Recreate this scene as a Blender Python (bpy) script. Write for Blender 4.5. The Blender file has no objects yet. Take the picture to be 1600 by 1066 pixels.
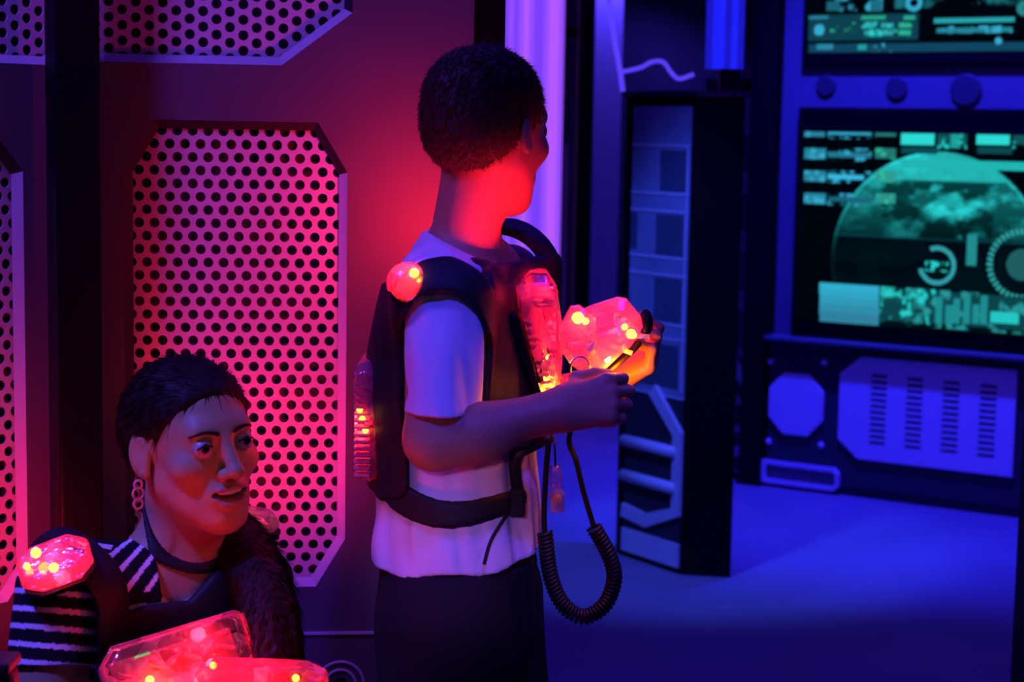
import bpy, bmesh, math
import numpy as np
from mathutils import Vector, Matrix
sc = bpy.context.scene
COL = bpy.data.collections.new('arena'); sc.collection.children.link(COL)
A = lambda *v: np.array(v, dtype=np.float64)
def unit(v): v = np.asarray(v, float); return v / np.linalg.norm(v)

# ---------------------------------------------------------------- camera
FPX = 2885.0; CAM = A(0, 0, 1.32)
pit, rol = math.radians(6.58), math.radians(1.0)
_F = A(0, math.cos(pit), -math.sin(pit)); _U = A(0, math.sin(pit), math.cos(pit)); _R = A(1, 0, 0)
RR = _R * math.cos(rol) + _U * math.sin(rol); UU = -_R * math.sin(rol) + _U * math.cos(rol)
def ray(u, v): return _F + (u - 800) / FPX * RR - (v - 533) / FPX * UU
def PY(u, v, Y): d = ray(u, v); return CAM + d * (Y / d[1])
def G(u, v, z=0.0): d = ray(u, v); return CAM + d * ((z - CAM[2]) / d[2])
def PL(u, v, p0, n): d = ray(u, v); return CAM + d * (np.dot(p0 - CAM, n) / np.dot(d, n))
cam = bpy.data.cameras.new('camera'); co = bpy.data.objects.new('camera', cam); COL.objects.link(co)
M = Matrix(((RR[0], UU[0], -_F[0], 0), (RR[1], UU[1], -_F[1], 0), (RR[2], UU[2], -_F[2], 0), (0, 0, 0, 1)))
co.matrix_world = Matrix.Translation(CAM) @ M
cam.sensor_width = 36; cam.lens = 36 * FPX / 1600; cam.clip_end = 60
cam.dof.use_dof = True; cam.dof.focus_distance = 2.4; cam.dof.aperture_fstop = 7.0
sc.camera = co
sc.view_settings.view_transform = 'Standard'; sc.view_settings.look = 'None'
sc.view_settings.gamma = 1; sc.view_settings.exposure = 0.0

# ---------------------------------------------------------------- materials
MATS = {}
def mat(name, col, rough=.6, metal=0, emit=None, es=1.0, noise=None, attr=False, bump=0, spec=.5):
    if name in MATS: return MATS[name]
    m = bpy.data.materials.new(name); m.use_nodes = True; nt = m.node_tree
    b = nt.nodes['Principled BSDF']
    b.inputs['Base Color'].default_value = (*col, 1); b.inputs['Roughness'].default_value = rough
    b.inputs['Metallic'].default_value = metal; b.inputs['Specular IOR Level'].default_value = spec
    if emit:
        b.inputs['Emission Color'].default_value = (*emit, 1); b.inputs['Emission Strength'].default_value = es
    tc = None
    if noise or bump:
        tc = nt.nodes.new('ShaderNodeTexCoord'); nz = nt.nodes.new('ShaderNodeTexNoise')
        nz.inputs['Scale'].default_value = noise[0] if noise else 60; nz.inputs['Detail'].default_value = 5
        nt.links.new(tc.outputs['Object'], nz.inputs['Vector'])
    if noise:
        mx = nt.nodes.new('ShaderNodeMix'); mx.data_type = 'RGBA'
        mx.inputs[6].default_value = (*[c * (1 - noise[1]) for c in col], 1)
        mx.inputs[7].default_value = (*[min(1, c * (1 + noise[1])) for c in col], 1)
        nt.links.new(nz.outputs['Fac'], mx.inputs[0]); nt.links.new(mx.outputs[2], b.inputs['Base Color'])
    if attr:
        at = nt.nodes.new('ShaderNodeAttribute'); at.attribute_name = 'Col'
        nt.links.new(at.outputs['Color'], b.inputs['Base Color'])
    if bump:
        n2 = nt.nodes.new('ShaderNodeTexNoise'); n2.inputs['Scale'].default_value = 350
        nt.links.new(tc.outputs['Object'], n2.inputs['Vector'])
        bp = nt.nodes.new('ShaderNodeBump'); bp.inputs['Strength'].default_value = bump; bp.inputs['Distance'].default_value = .002
        nt.links.new(n2.outputs['Fac'], bp.inputs['Height']); nt.links.new(bp.outputs['Normal'], b.inputs['Normal'])
    MATS[name] = m; return m
def emis(name, col, s, attr=False):
    m = bpy.data.materials.new(name); m.use_nodes = True; nt = m.node_tree; nt.nodes.clear()
    o = nt.nodes.new('ShaderNodeOutputMaterial'); e = nt.nodes.new('ShaderNodeEmission')
    e.inputs['Color'].default_value = (*col, 1); e.inputs['Strength'].default_value = s
    if attr:
        at = nt.nodes.new('ShaderNodeAttribute'); at.attribute_name = 'Col'
        nt.links.new(at.outputs['Color'], e.inputs['Color'])
    nt.links.new(e.outputs[0], o.inputs[0]); MATS[name] = m; return m
def plastic(name, col, clear, gloss, rough=.12):
    """clear moulded plastic: part see-through, part light-scattering, part shiny"""
    m = bpy.data.materials.new(name); m.use_nodes = True; nt = m.node_tree; nt.nodes.clear()
    o = nt.nodes.new('ShaderNodeOutputMaterial')
    tr = nt.nodes.new('ShaderNodeBsdfTransparent'); tr.inputs[0].default_value = (1, .92, .92, 1)
    tl = nt.nodes.new('ShaderNodeBsdfTranslucent'); tl.inputs[0].default_value = (*col, 1)
    df = nt.nodes.new('ShaderNodeBsdfDiffuse'); df.inputs[0].default_value = (*col, 1)
    gl = nt.nodes.new('ShaderNodeBsdfGlossy'); gl.inputs[0].default_value = (1, 1, 1, 1); gl.inputs['Roughness'].default_value = rough
    a = nt.nodes.new('ShaderNodeMixShader'); a.inputs[0].default_value = .4
    b = nt.nodes.new('ShaderNodeMixShader'); b.inputs[0].default_value = 1 - clear
    tc = nt.nodes.new('ShaderNodeTexCoord'); vo = nt.nodes.new('ShaderNodeTexVoronoi'); vo.inputs['Scale'].default_value = 55
    mr = nt.nodes.new('ShaderNodeMapRange'); mr.inputs[3].default_value = max(0, 1 - clear - .30); mr.inputs[4].default_value = min(1, 1 - clear + .30)
    sp = nt.nodes.new('ShaderNodeSeparateColor')
    nt.links.new(tc.outputs['Object'], vo.inputs['Vector']); nt.links.new(vo.outputs['Color'], sp.inputs[0]); nt.links.new(sp.outputs[0], mr.inputs[0]); nt.links.new(mr.outputs[0], b.inputs[0])
    nz = nt.nodes.new('ShaderNodeTexNoise'); nz.inputs['Scale'].default_value = 90; nt.links.new(tc.outputs['Object'], nz.inputs['Vector'])
    bp = nt.nodes.new('ShaderNodeBump'); bp.inputs['Strength'].default_value = .35; bp.inputs['Distance'].default_value = .004
    nt.links.new(nz.outputs['Fac'], bp.inputs['Height'])
    c = nt.nodes.new('ShaderNodeMixShader')
    nt.links.new(bp.outputs[0], gl.inputs['Normal'])
    lw = nt.nodes.new('ShaderNodeLayerWeight'); lw.inputs[0].default_value = .35
    mu = nt.nodes.new('ShaderNodeMath'); mu.operation = 'MULTIPLY'; mu.inputs[1].default_value = gloss
    ad = nt.nodes.new('ShaderNodeMath'); ad.operation = 'ADD'; ad.inputs[1].default_value = gloss * .15
    nt.links.new(lw.outputs['Facing'], mu.inputs[0]); nt.links.new(mu.outputs[0], ad.inputs[0]); nt.links.new(ad.outputs[0], c.inputs[0])
    nt.links.new(tl.outputs[0], a.inputs[1]); nt.links.new(df.outputs[0], a.inputs[2])
    nt.links.new(tr.outputs[0], b.inputs[1]); nt.links.new(a.outputs[0], b.inputs[2])
    nt.links.new(b.outputs[0], c.inputs[1]); nt.links.new(gl.outputs[0], c.inputs[2])
    nt.links.new(c.outputs[0], o.inputs[0]); MATS[name] = m; return m

BLACK = mat('black_paint', (.006, .006, .007), .5, spec=.15)
WALL = mat('grey_wall_print', (.125, .115, .13), .7, noise=(4, .3))
SHEET = mat('pale_perforated_metal', (.72, .70, .74), .5)
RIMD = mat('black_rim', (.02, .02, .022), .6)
VOID = mat('dark_backing', (.05, .045, .05), .8)
NAVY = mat('dark_navy_wall', (.05, .05, .07), .8, noise=(3, .3))
GREYW = mat('grey_console_wall', (.13, .14, .17), .7, noise=(6, .15))
DARKP = mat('dark_console_board', (.035, .037, .05), .6, noise=(8, .2))
WHITEP = mat('white_plate', (.85, .85, .88), .45)
PRINT = mat('blue_grey_print', (.35, .42, .50), .6, noise=(5, .45))
PRINTD = mat('dark_print', (.10, .14, .18), .6, noise=(7, .3))
CARPET = mat('grey_carpet', (.30, .29, .33), .95, noise=(2.2, .25), bump=.6, spec=.1)
SKIN = mat('skin', (.62, .40, .31), .5, attr=True, spec=.35)
HAIRM = mat('dark_hair', (.020, .012, .009), .62, noise=(90, .5), spec=.2)
HAIRB = mat('short_brown_hair', (.045, .024, .018), .65, noise=(160, .6))
TEE = mat('white_cotton', (.80, .80, .82), .85, bump=.15, spec=.15)
TROUS = mat('black_trousers', (.016, .015, .018), .85, bump=.3, spec=.2)
SHOE = mat('dark_shoe', (.03, .03, .035), .6)
VEST = mat('black_nylon', (.012, .011, .014), .6, bump=.3, spec=.35)
STRIPE = mat('striped_cotton', (.8, .8, .8), .85, attr=True, spec=.1)
CABLE = mat('black_rubber', (.012, .012, .014), .45)
EYEM = mat('eye', (.7, .7, .7), .15, attr=True)
TEETH = mat('teeth', (.7, .68, .62), .3)
CHROME = mat('metal_ring', (.5, .5, .5), .2, 1.0)
CLEAR = plastic('clear_plastic', (.95, .30, .36), .55, .45)
CLEAR3 = plastic('faceted_plastic', (.95, .34, .50), .55, .55, .06)
CLEAR2 = plastic('very_clear_plastic', (.9, .6, .65), .80, .6)
INNER = mat('inner_plastic', (.75, .30, .30), .4)
LEDY = emis('led_core', (1.0, .42, .03), 9.0)
LEDR = emis('led_red', (1.0, .06, .04), 3.0)

# ---------------------------------------------------------------- object helpers
def tag(o, label=None, cat=None, group=None, kind=None):
    if label: o['label'] = label
    if cat: o['category'] = cat
    if group: o['group'] = group
    if kind: o['kind'] = kind
    return o
def link(o, parent=None):
    COL.objects.link(o)
    if parent is not None:
        o.parent = parent; o.matrix_parent_inverse = parent.matrix_basis.inverted()
    return o
def empty(name, loc, label, cat, group=None, rz=0):
    o = bpy.data.objects.new(name, None); o.empty_display_size = .05
    o.matrix_basis = Matrix.Translation(Vector(loc)) @ Matrix.Rotation(rz, 4, 'Z')
    COL.objects.link(o); return tag(o, label, cat, group)
def mesh(name, V, F, m, parent=None, smooth=False, frame=None, bevel=0, solid=None):
    me = bpy.data.meshes.new(name); me.from_pydata([tuple(map(float, v)) for v in V], [], F); me.update()
    bm = bmesh.new(); bm.from_mesh(me); bmesh.ops.recalc_face_normals(bm, faces=bm.faces); bm.to_mesh(me); bm.free()
    me.materials.append(m)
    if smooth: me.polygons.foreach_set('use_smooth', [True] * len(me.polygons))
    o = bpy.data.objects.new(name, me)
    if frame is not None: o.matrix_basis = frame
    link(o, parent)
    if solid:
        s = o.modifiers.new('thick', 'SOLIDIFY'); s.thickness = solid; s.offset = 0
    if bevel:
        b = o.modifiers.new('bevel', 'BEVEL'); b.width = bevel; b.segments = 2; b.limit_method = 'ANGLE'
    return o
class MB:
    def __init__(s): s.V = []; s.F = []
    def add(s, V, F):
        n = len(s.V); s.V += [tuple(v) for v in V]; s.F += [[i + n for i in f] for f in F]; return s
    def box(s, lo, hi):
        x0, y0, z0 = lo; x1, y1, z1 = hi
        return s.add([(x0, y0, z0), (x1, y0, z0), (x1, y1, z0), (x0, y1, z0), (x0, y0, z1), (x1, y0, z1), (x1, y1, z1), (x0, y1, z1)],
                     [[0, 3, 2, 1], [4, 5, 6, 7], [0, 1, 5, 4], [1, 2, 6, 5], [2, 3, 7, 6], [3, 0, 4, 7]])
    def obox(s, c, ax, h):
        """box with centre c, axes rows ax, half sizes h"""
        V = [c + sum(sg[i] * h[i] * ax[i] for i in range(3)) for sg in
             [(-1, -1, -1), (1, -1, -1), (1, 1, -1), (-1, 1, -1), (-1, -1, 1), (1, -1, 1), (1, 1, 1), (-1, 1, 1)]]
        return s.add(V, [[0, 3, 2, 1], [4, 5, 6, 7], [0, 1, 5, 4], [1, 2, 6, 5], [2, 3, 7, 6], [3, 0, 4, 7]])
    def prism(s, poly, off, ch=0, ins=.85):
        """outline poly (3-D points) pushed along off, its two faces inset (chamfered) by ch"""
        P = [np.asarray(p, float) for p in poly]; c = sum(P) / len(P); off = np.asarray(off, float); L = np.linalg.norm(off); n = len(P)
        if ch:
            rings = [([c + (p - c) * ins for p in P], 0), (P, ch), (P, L - ch), ([c + (p - c) * ins for p in P], L)]
        else: rings = [(P, 0), (P, L)]
        V = [p + off / L * t for R_, t in rings for p in R_]; F = []
        for r in range(len(rings) - 1):
            for i in range(n):
                j = (i + 1) % n; F.append([r * n + i, r * n + j, (r + 1) * n + j, (r + 1) * n + i])
        F.append(list(range(n))[::-1]); F.append([(len(rings) - 1) * n + i for i in range(n)])
        return s.add(V, F)
    def tube(s, pts, r, seg=10, closed=False):
        P = [np.asarray(p, float) for p in pts]; n = len(P)
        rad = r if hasattr(r, '__len__') else [r] * n
        V = []; F = []; prev = None
        for i in range(n):
            t = unit(P[(i + 1) % n] - P[i - 1]) if closed else unit(P[min(i + 1, n - 1)] - P[max(i - 1, 0)])
            if prev is None:
                a = A(0, 0, 1) if abs(t[2]) < .9 else A(1, 0, 0); prev = unit(np.cross(t, a))
            prev = unit(prev - t * np.dot(prev, t)); b = np.cross(t, prev)
            for k in range(seg):
                th = 2 * math.pi * k / seg; V.append(P[i] + rad[i] * (math.cos(th) * prev + math.sin(th) * b))
        for i in range(n if closed else n - 1):
            for k in range(seg):
                k2 = (k + 1) % seg; i2 = (i + 1) % n
                F.append([i * seg + k, i * seg + k2, i2 * seg + k2, i2 * seg + k])
        if not closed: F.append(list(range(seg))[::-1]); F.append([(n - 1) * seg + k for k in range(seg)])
        return s.add(V, F)
    def ball(s, c, r, R_=None, nu=20, nv=12, vmin=-1.0):
        r = np.ones(3) * r; V = []; F = []
        for i in range(nv + 1):
            ph = math.asin(vmin) + (math.pi / 2 - math.asin(vmin)) * i / nv
            for k in range(nu):
                th = 2 * math.pi * k / nu
                q = A(math.cos(ph) * math.cos(th), math.cos(ph) * math.sin(th), math.sin(ph)) * r
                V.append(np.asarray(c) + (q if R_ is None else R_ @ q))
        for i in range(nv):
            for k in range(nu):
                k2 = (k + 1) % nu; F.append([i * nu + k, i * nu + k2, (i + 1) * nu + k2, (i + 1) * nu + k])
        F.append(list(range(nu))[::-1])
        return s.add(V, F)
    def build(s, name, m, parent=None, **kw): return mesh(name, s.V, s.F, m, parent, **kw)
def smooth_path(pts, n=8):
    P = [np.asarray(p, float) for p in pts]; out = []
    for i in range(len(P) - 1):
        p0, p1, p2, p3 = P[max(i - 1, 0)], P[i], P[i + 1], P[min(i + 2, len(P) - 1)]
        for k in range(n):
            t = k / n
            out.append(.5 * (2 * p1 + (p2 - p0) * t + (2 * p0 - 5 * p1 + 4 * p2 - p3) * t * t + (3 * p1 - p0 - 3 * p2 + p3) * t ** 3))
    out.append(P[-1]); return out
def resample(P, n):
    P = np.array(P); d = np.r_[0, np.cumsum(np.linalg.norm(np.diff(P, axis=0), axis=1))]
    q = np.linspace(0, d[-1], n); return np.stack([np.interp(q, d, P[:, i]) for i in range(3)], 1)
def coil(path, rc, turns, per=10):
    P = resample(path, turns * per + 1); out = []; prev = None
    for i in range(len(P)):
        t = unit(P[min(i + 1, len(P) - 1)] - P[max(i - 1, 0)])
        if prev is None: prev = unit(np.cross(t, A(0, 1, .1)))
        prev = unit(prev - t * np.dot(prev, t)); b = np.cross(t, prev); th = 2 * math.pi * i / per
        out.append(P[i] + rc * (math.cos(th) * prev + math.sin(th) * b))
    return out
def inset(poly, d):
    """2-D polygon (counter-clockwise) moved inwards by d"""
    n = len(poly); out = []; P = [A(*p) for p in poly]
    ar = sum(P[i][0] * P[(i + 1) % n][1] - P[(i + 1) % n][0] * P[i][1] for i in range(n)); sg = 1 if ar > 0 else -1
    L = []
    for i in range(n):
        t = unit(P[(i + 1) % n] - P[i]); nn = A(-t[1], t[0]) * sg; L.append((P[i] + nn * d, t))
    for i in range(n):
        (a, t), (b, s) = L[i - 1], L[i]
        den = t[0] * s[1] - t[1] * s[0]
        k = ((b - a)[0] * s[1] - (b - a)[1] * s[0]) / den; out.append(tuple(a + t * k))
    return out
def inside(poly, x, y):
    r = False; n = len(poly)
    for i in range(n):
        x0, y0 = poly[i]; x1, y1 = poly[i - 1]
        if (y0 > y) != (y1 > y) and x < (x1 - x0) * (y - y0) / (y1 - y0) + x0: r = not r
    return r
def board(name, outer, holes, thick, m, frame, parent=None, y=0.0):
    """flat board in the local x-z plane, openings cut right through, thickness going into +y"""
    bm = bmesh.new()
    for loop in [outer] + holes:
        vs = [bm.verts.new((p[0], y, p[1])) for p in loop]
        for i in range(len(vs)): bm.edges.new((vs[i], vs[(i + 1) % len(vs)]))
    bmesh.ops.triangle_fill(bm, use_beauty=True, use_dissolve=False, edges=bm.edges[:])
    r = bmesh.ops.extrude_face_region(bm, geom=bm.faces[:])
    bmesh.ops.translate(bm, vec=(0, thick, 0), verts=[v for v in r['geom'] if isinstance(v, bmesh.types.BMVert)])
    bmesh.ops.recalc_face_normals(bm, faces=bm.faces[:])
    me = bpy.data.meshes.new(name); bm.to_mesh(me); bm.free(); me.materials.append(m)
    o = bpy.data.objects.new(name, me); o.matrix_basis = frame; return link(o, parent)
class Wall:
    """a vertical plane: local x along it, local y into it (away from the camera), local z up"""
    def __init__(s, p0, t):
        s.p0 = A(p0[0], p0[1], 0); s.t = unit(A(t[0], t[1], 0)); s.n = A(-s.t[1], s.t[0], 0)
        if np.dot(s.n, s.p0) < 0: s.n = -s.n
        s.frame = Matrix(((s.t[0], s.n[0], 0, s.p0[0]), (s.t[1], s.n[1], 0, s.p0[1]), (0, 0, 1, 0), (0, 0, 0, 1)))
    def at(s, u, v, off=0):
        p = PL(u, v, s.p0 + s.n * off, s.n); return (float(np.dot(p - s.p0, s.t)), float(p[2]))
    def w(s, x, z, y=0): return s.p0 + s.t * x + s.n * y + A(0, 0, z)

# ---------------------------------------------------------------- room
floor = MB().box((-3, -1.5, -.1), (6, 10.6, 0)).build('floor', CARPET); tag(floor, kind='structure')

aw = math.radians(6)
LW = Wall(PY(300, 500, 2.69), (math.cos(aw), math.sin(aw)))
def octo(L, R, B, T, c, cs=None):
    cx = cs if cs else c
    return [(L + cx, B), (R - cx, B), (R, B + c), (R, T - c), (R - cx, T), (L + cx, T), (L, T - c), (L, B + c)]
a1 = LW.at(193, 265); a2 = LW.at(543, 262); b1 = LW.at(240, 187); b2 = LW.at(480, 917); b3 = LW.at(540, 848)
lowp = octo(a1[0], a2[0], b2[1], b1[1], b1[1] - a1[1], b1[0] - a1[0])
u1 = LW.at(440, 102); u2 = LW.at(551, 20); uL = LW.at(78, 60)[0]
upp = [(uL + .05, u1[1]), (u1[0], u1[1]), (u2[0], u2[1]), (u2[0], 2.05), (u1[0], 2.13), (uL + .05, 2.13), (uL, 2.05), (uL, u1[1] + .03)]
sR = LW.at(737, 300)[0]; sL = LW.at(112, 500)[0]
wl = board('wall_left', [(sL, 0), (sR, 0), (sR, 2.5), (sL, 2.5)], [lowp, upp], .014, WALL, LW.frame); tag(wl, kind='structure')

def hexsheet(poly, pitch, rad, rot, seg=12):
    xs = [p[0] for p in poly]; zs = [p[1] for p in poly]; m = MB()
    dx, dz = pitch, pitch * math.sqrt(3) / 2
    V = []; F = []; idx = {}
    def vert(x, y, z):
        k = (round(x * 2e4), round(y * 2e4), round(z * 2e4))
        if k not in idx: idx[k] = len(V); V.append((x, y, z))
        return idx[k]
    grown = inset(poly, -.004)
    a0, a1_, c0, c1 = (min(xs), max(xs), min(zs), max(zs)) if not rot else (min(zs), max(zs), min(xs), max(xs))
    nr = int((c1 - c0) / dz) + 2; nc = int((a1_ - a0) / dx) + 2
    for r in range(-1, nr):
        for c in range(-1, nc):
            ca = a0 + c * dx + (r % 2) * dx / 2; cb = c0 + r * dz + .006
            x, z = (ca, cb) if not rot else (cb, ca)
            if not inside(grown, x, z): continue
            ro = pitch / math.sqrt(3); oc = []; ic = []; ib = []
            for k in range(12):
                th = math.pi / 6 * k + math.pi / 6 + (math.pi / 6 if rot else 0)
                rr = ro if k % 2 == 0 else ro * math.cos(math.pi / 6)
                oc.append(vert(x + rr * math.cos(th), 0, z + rr * math.sin(th)))
                ic.append(vert(x + rad * math.cos(th), 0, z + rad * math.sin(th)))
                ib.append(vert(x + rad * math.cos(th), .003, z + rad * math.sin(th)))
            for k in range(12):
                k2 = (k + 1) % 12; F.append([oc[k], oc[k2], ic[k2], ic[k]]); F.append([ic[k], ic[k2], ib[k2], ib[k]])
    return V, F
def perforated(W, poly, rot, pitch, label, pale_edges, rimw=.012):
    cx = sum(p[0] for p in poly) / len(poly); cz = min(p[1] for p in poly)
    root = empty('perforated_panel', W.w(cx, cz), label, 'panel', 'perforated hexagon mesh panels in the wall')
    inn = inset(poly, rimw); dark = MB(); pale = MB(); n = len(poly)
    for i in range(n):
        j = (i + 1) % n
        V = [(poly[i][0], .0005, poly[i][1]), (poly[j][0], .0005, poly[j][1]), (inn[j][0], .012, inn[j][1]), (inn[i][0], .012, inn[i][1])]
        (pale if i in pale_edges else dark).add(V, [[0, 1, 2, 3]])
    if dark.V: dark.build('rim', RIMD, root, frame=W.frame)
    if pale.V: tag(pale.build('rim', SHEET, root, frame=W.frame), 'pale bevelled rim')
    V, F = hexsheet(inset(poly, -.002), pitch, pitch * .335, rot)
    s = mesh('mesh_sheet', [(x, y + .0145, z) for x, y, z in V], F, SHEET, root, frame=W.frame)
    xs = [p[0] for p in poly]; zs = [p[1] for p in poly]
    MB().box((min(xs) - .02, .05, min(zs) - .02), (max(xs) + .02, .06, max(zs) + .02)).build('backing_board', VOID, root, frame=W.frame)
    return root
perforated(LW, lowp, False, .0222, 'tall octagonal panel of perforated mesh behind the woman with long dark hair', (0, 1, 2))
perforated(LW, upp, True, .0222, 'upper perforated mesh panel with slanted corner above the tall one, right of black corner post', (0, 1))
# angled bay at the far left
CB = LW.w(LW.at(112, 500)[0], 0)
ab = math.radians(47)
BW = Wall(CB, (math.cos(ab), math.sin(ab)))
r1 = BW.at(36, 268); r2 = BW.at(2, 226)
bl = octo(r1[0] - .34, r1[0], b2[1], r2[1] + .005, r2[1] + .005 - r1[1], (r1[0] - r2[0]) * 1.0)
ub = BW.at(40, 100)[1]
bu = [(-.62, ub), (-.03, ub), (-.012, ub + .02), (-.012, 2.05), (-.03, 2.13), (-.62, 2.13), (-.64, 2.05), (-.64, ub + .02)]
wb = board('wall_corner', [(-.9, 0), (0, 0), (0, 2.5), (-.9, 2.5)], [bl, bu], .014, WALL, BW.frame); tag(wb, kind='structure')
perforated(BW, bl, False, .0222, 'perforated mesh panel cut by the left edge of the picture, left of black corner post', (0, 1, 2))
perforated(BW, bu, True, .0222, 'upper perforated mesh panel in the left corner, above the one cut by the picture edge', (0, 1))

def post(name_label, c, w, d, h, rz, m=BLACK, z0=0):
    root = empty('black_post', (c[0], c[1], z0), name_label, 'post', rz=rz)
    MB().box((-w / 2, -d / 2, .02), (w / 2, d / 2, h)).build('shaft', m, root, bevel=.004).matrix_parent_inverse = Matrix()
    MB().box((-w / 2 - .008, -d / 2 - .008, 0), (w / 2 + .008, d / 2 + .008, .02)).build('foot', m, root, bevel=.003).matrix_parent_inverse = Matrix()
    return root
p = PY(117, 500, 2.58); post('broad black post in the wall corner left of the woman', p, .062, .062, 2.5, math.radians(28))
p = LW.w(LW.at(762, 300)[0], 0, .035); post('black post ending the perforated wall, above the head of the boy', p, .047, .05, 2.5, aw)

# seam and ring ornament low on the left wall
z0 = LW.at(520, 989)[1]
tr = MB().box((LW.at(300, 990)[0], -.004, z0 - .002), (sR, 0, z0 + .002)).build('trim_1', SHEET, frame=LW.frame); tag(tr, kind='structure')
cx, cz = LW.at(532, 1070)
ring = empty('ring_ornament', LW.w(cx, cz), 'round ornament of two pale rings low on the wall between woman and boy', 'ornament')
for rr in (.0355, .023):
    MB().tube([(cx + rr * math.cos(t), -.001, cz + rr * math.sin(t)) for t in np.linspace(0, 2 * math.pi, 40)[:-1]], .0024, 8, True).build('ring', SHEET, ring, smooth=True, frame=LW.frame)
MB().ball((cx, 0, cz), (.011, .004, .011)).build('hub', BLACK, ring, smooth=True, frame=LW.frame)

# back wall
BK = Wall(A(0, 8.9, 0), (1, 0))
w = MB().box((-1.2, 0, 0), (2.6, .1, 3.2)).build('wall_back', NAVY, frame=BK.frame); tag(w, kind='structure')
# ribbed light panel
x0, x1 = PY(785, 0, 8.6)[0], PY(876, 0, 8.6)[0]
rl = empty('ribbed_lamp', ((x0 + x1) / 2, 8.6, 0), 'tall glowing violet ribbed light panel behind the face of the boy', 'light')
LV = emis('violet_light', (.30, .075, 1.0), 1.0); LV2 = emis('pink_violet_light', (.46, .10, 1.0), 1.0); LV3 = emis('deep_violet_light', (.20, .05, .97), 1.0)
NR = 14; wd = (x1 - x0 + .06) / NR
for k, mm in enumerate([LV2, LV, LV3, LV, LV3, LV, LV2, LV, LV3, LV3, LV, LV2, LV2, LV]):
    xa = x0 - .04 + k * wd
    MB().tube([(xa + wd / 2, 8.6, 0.03), (xa + wd / 2, 8.6, 2.6)], wd * .52, 10).build('glowing_rib', mm, rl, smooth=True)
MB().box((x0 - .05, 8.63, 0), (x1 + .03, 8.7, 2.62)).build('casing', BLACK, rl)
# strip of wall beside it, post, lit pilaster
xa, xb = PY(876, 0, 8.7)[0], PY(906, 0, 8.7)[0]
st = empty('wall_board', ((xa + xb) / 2, 8.72, 0), 'narrow grey blue board right of the violet light panel', 'board')
MB().box((xa + .012, 8.72, 0), (xb, 8.76, 2.6)).build('plank', GREYW, st)
MB().box((xa + .012, 8.70, 0.0), (xa + .05, 8.72, 1.25)).build('batten', WHITEP, st); MB().box((xa + .012, 8.70, 1.75), (xb, 8.72, 1.79)).build('batten', BLACK, st)
p = PY(918, 0, 8.3); post('thin black post between grey board and blue lit pilaster at the back', p, .072, .07, 2.7, 0)
xa, xb = PY(931, 0, 8.4)[0], PY(985, 0, 8.4)[0]
pl_ = empty('pilaster', ((xa + xb) / 2, 8.4, 0), 'flat pilaster washed by blue light left of the glowing wire', 'pilaster')
MB().box((xa, 8.4, 0), (xb - .03, 8.5, 2.6)).build('shaft', WHITEP, pl_); MB().box((xa - .01, 8.38, 0), (xb - .02, 8.52, .08)).build('plinth', BLACK, pl_)

# ---------------------------------------------------------------- pillar
pa, pb, pc = G(962, 864), G(1066, 899), G(1141, 903)
PT = PY(1020, 150, pb[1])[2]
prow = empty('square_pillar', pb, 'waist-wide black cornered pillar with printed blue front, right of the boy', 'pillar')
e = unit(pc - pb); back = A(-e[1], e[0], 0); pd = pc + back * .22 + e * (-.06); pe = pa + back * .12
foot = [pa, pb, pc, pd, pe]
MB().prism([q + A(0, 0, .0) for q in foot], (0, 0, PT)).build('column', BLACK, prow)
top = [q + unit(q - sum(foot) / 5) * .012 for q in foot]
MB().prism([q + A(0, 0, PT) for q in top], (0, 0, .018)).build('cap', mat('pillar_cap', (.05, .045, .055), .5), prow)
PW = Wall(pa, pb - pa)
def pw(u, v): return PW.at(u, v, -.004)
def strip(W, pts, wid, y0, y1):
    """flat bar following 2-D points on a wall, raised from y0 to y1"""
    m = MB(); pts = [A(*q) for q in pts]
    nn = []
    for i in range(len(pts)):
        t = unit(pts[min(i + 1, len(pts) - 1)] - pts[max(i - 1, 0)]); nn.append(A(-t[1], t[0]))
    lo = [q - k * wid / 2 for q, k in zip(pts, nn)]; hi = [q + k * wid / 2 for q, k in zip(pts, nn)]
    for i in range(len(pts) - 1):
        q = [lo[i], lo[i + 1], hi[i + 1], hi[i]]
        m.prism([A(a[0], y0, a[1]) for a in q], (0, y1 - y0, 0))
    return m
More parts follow.
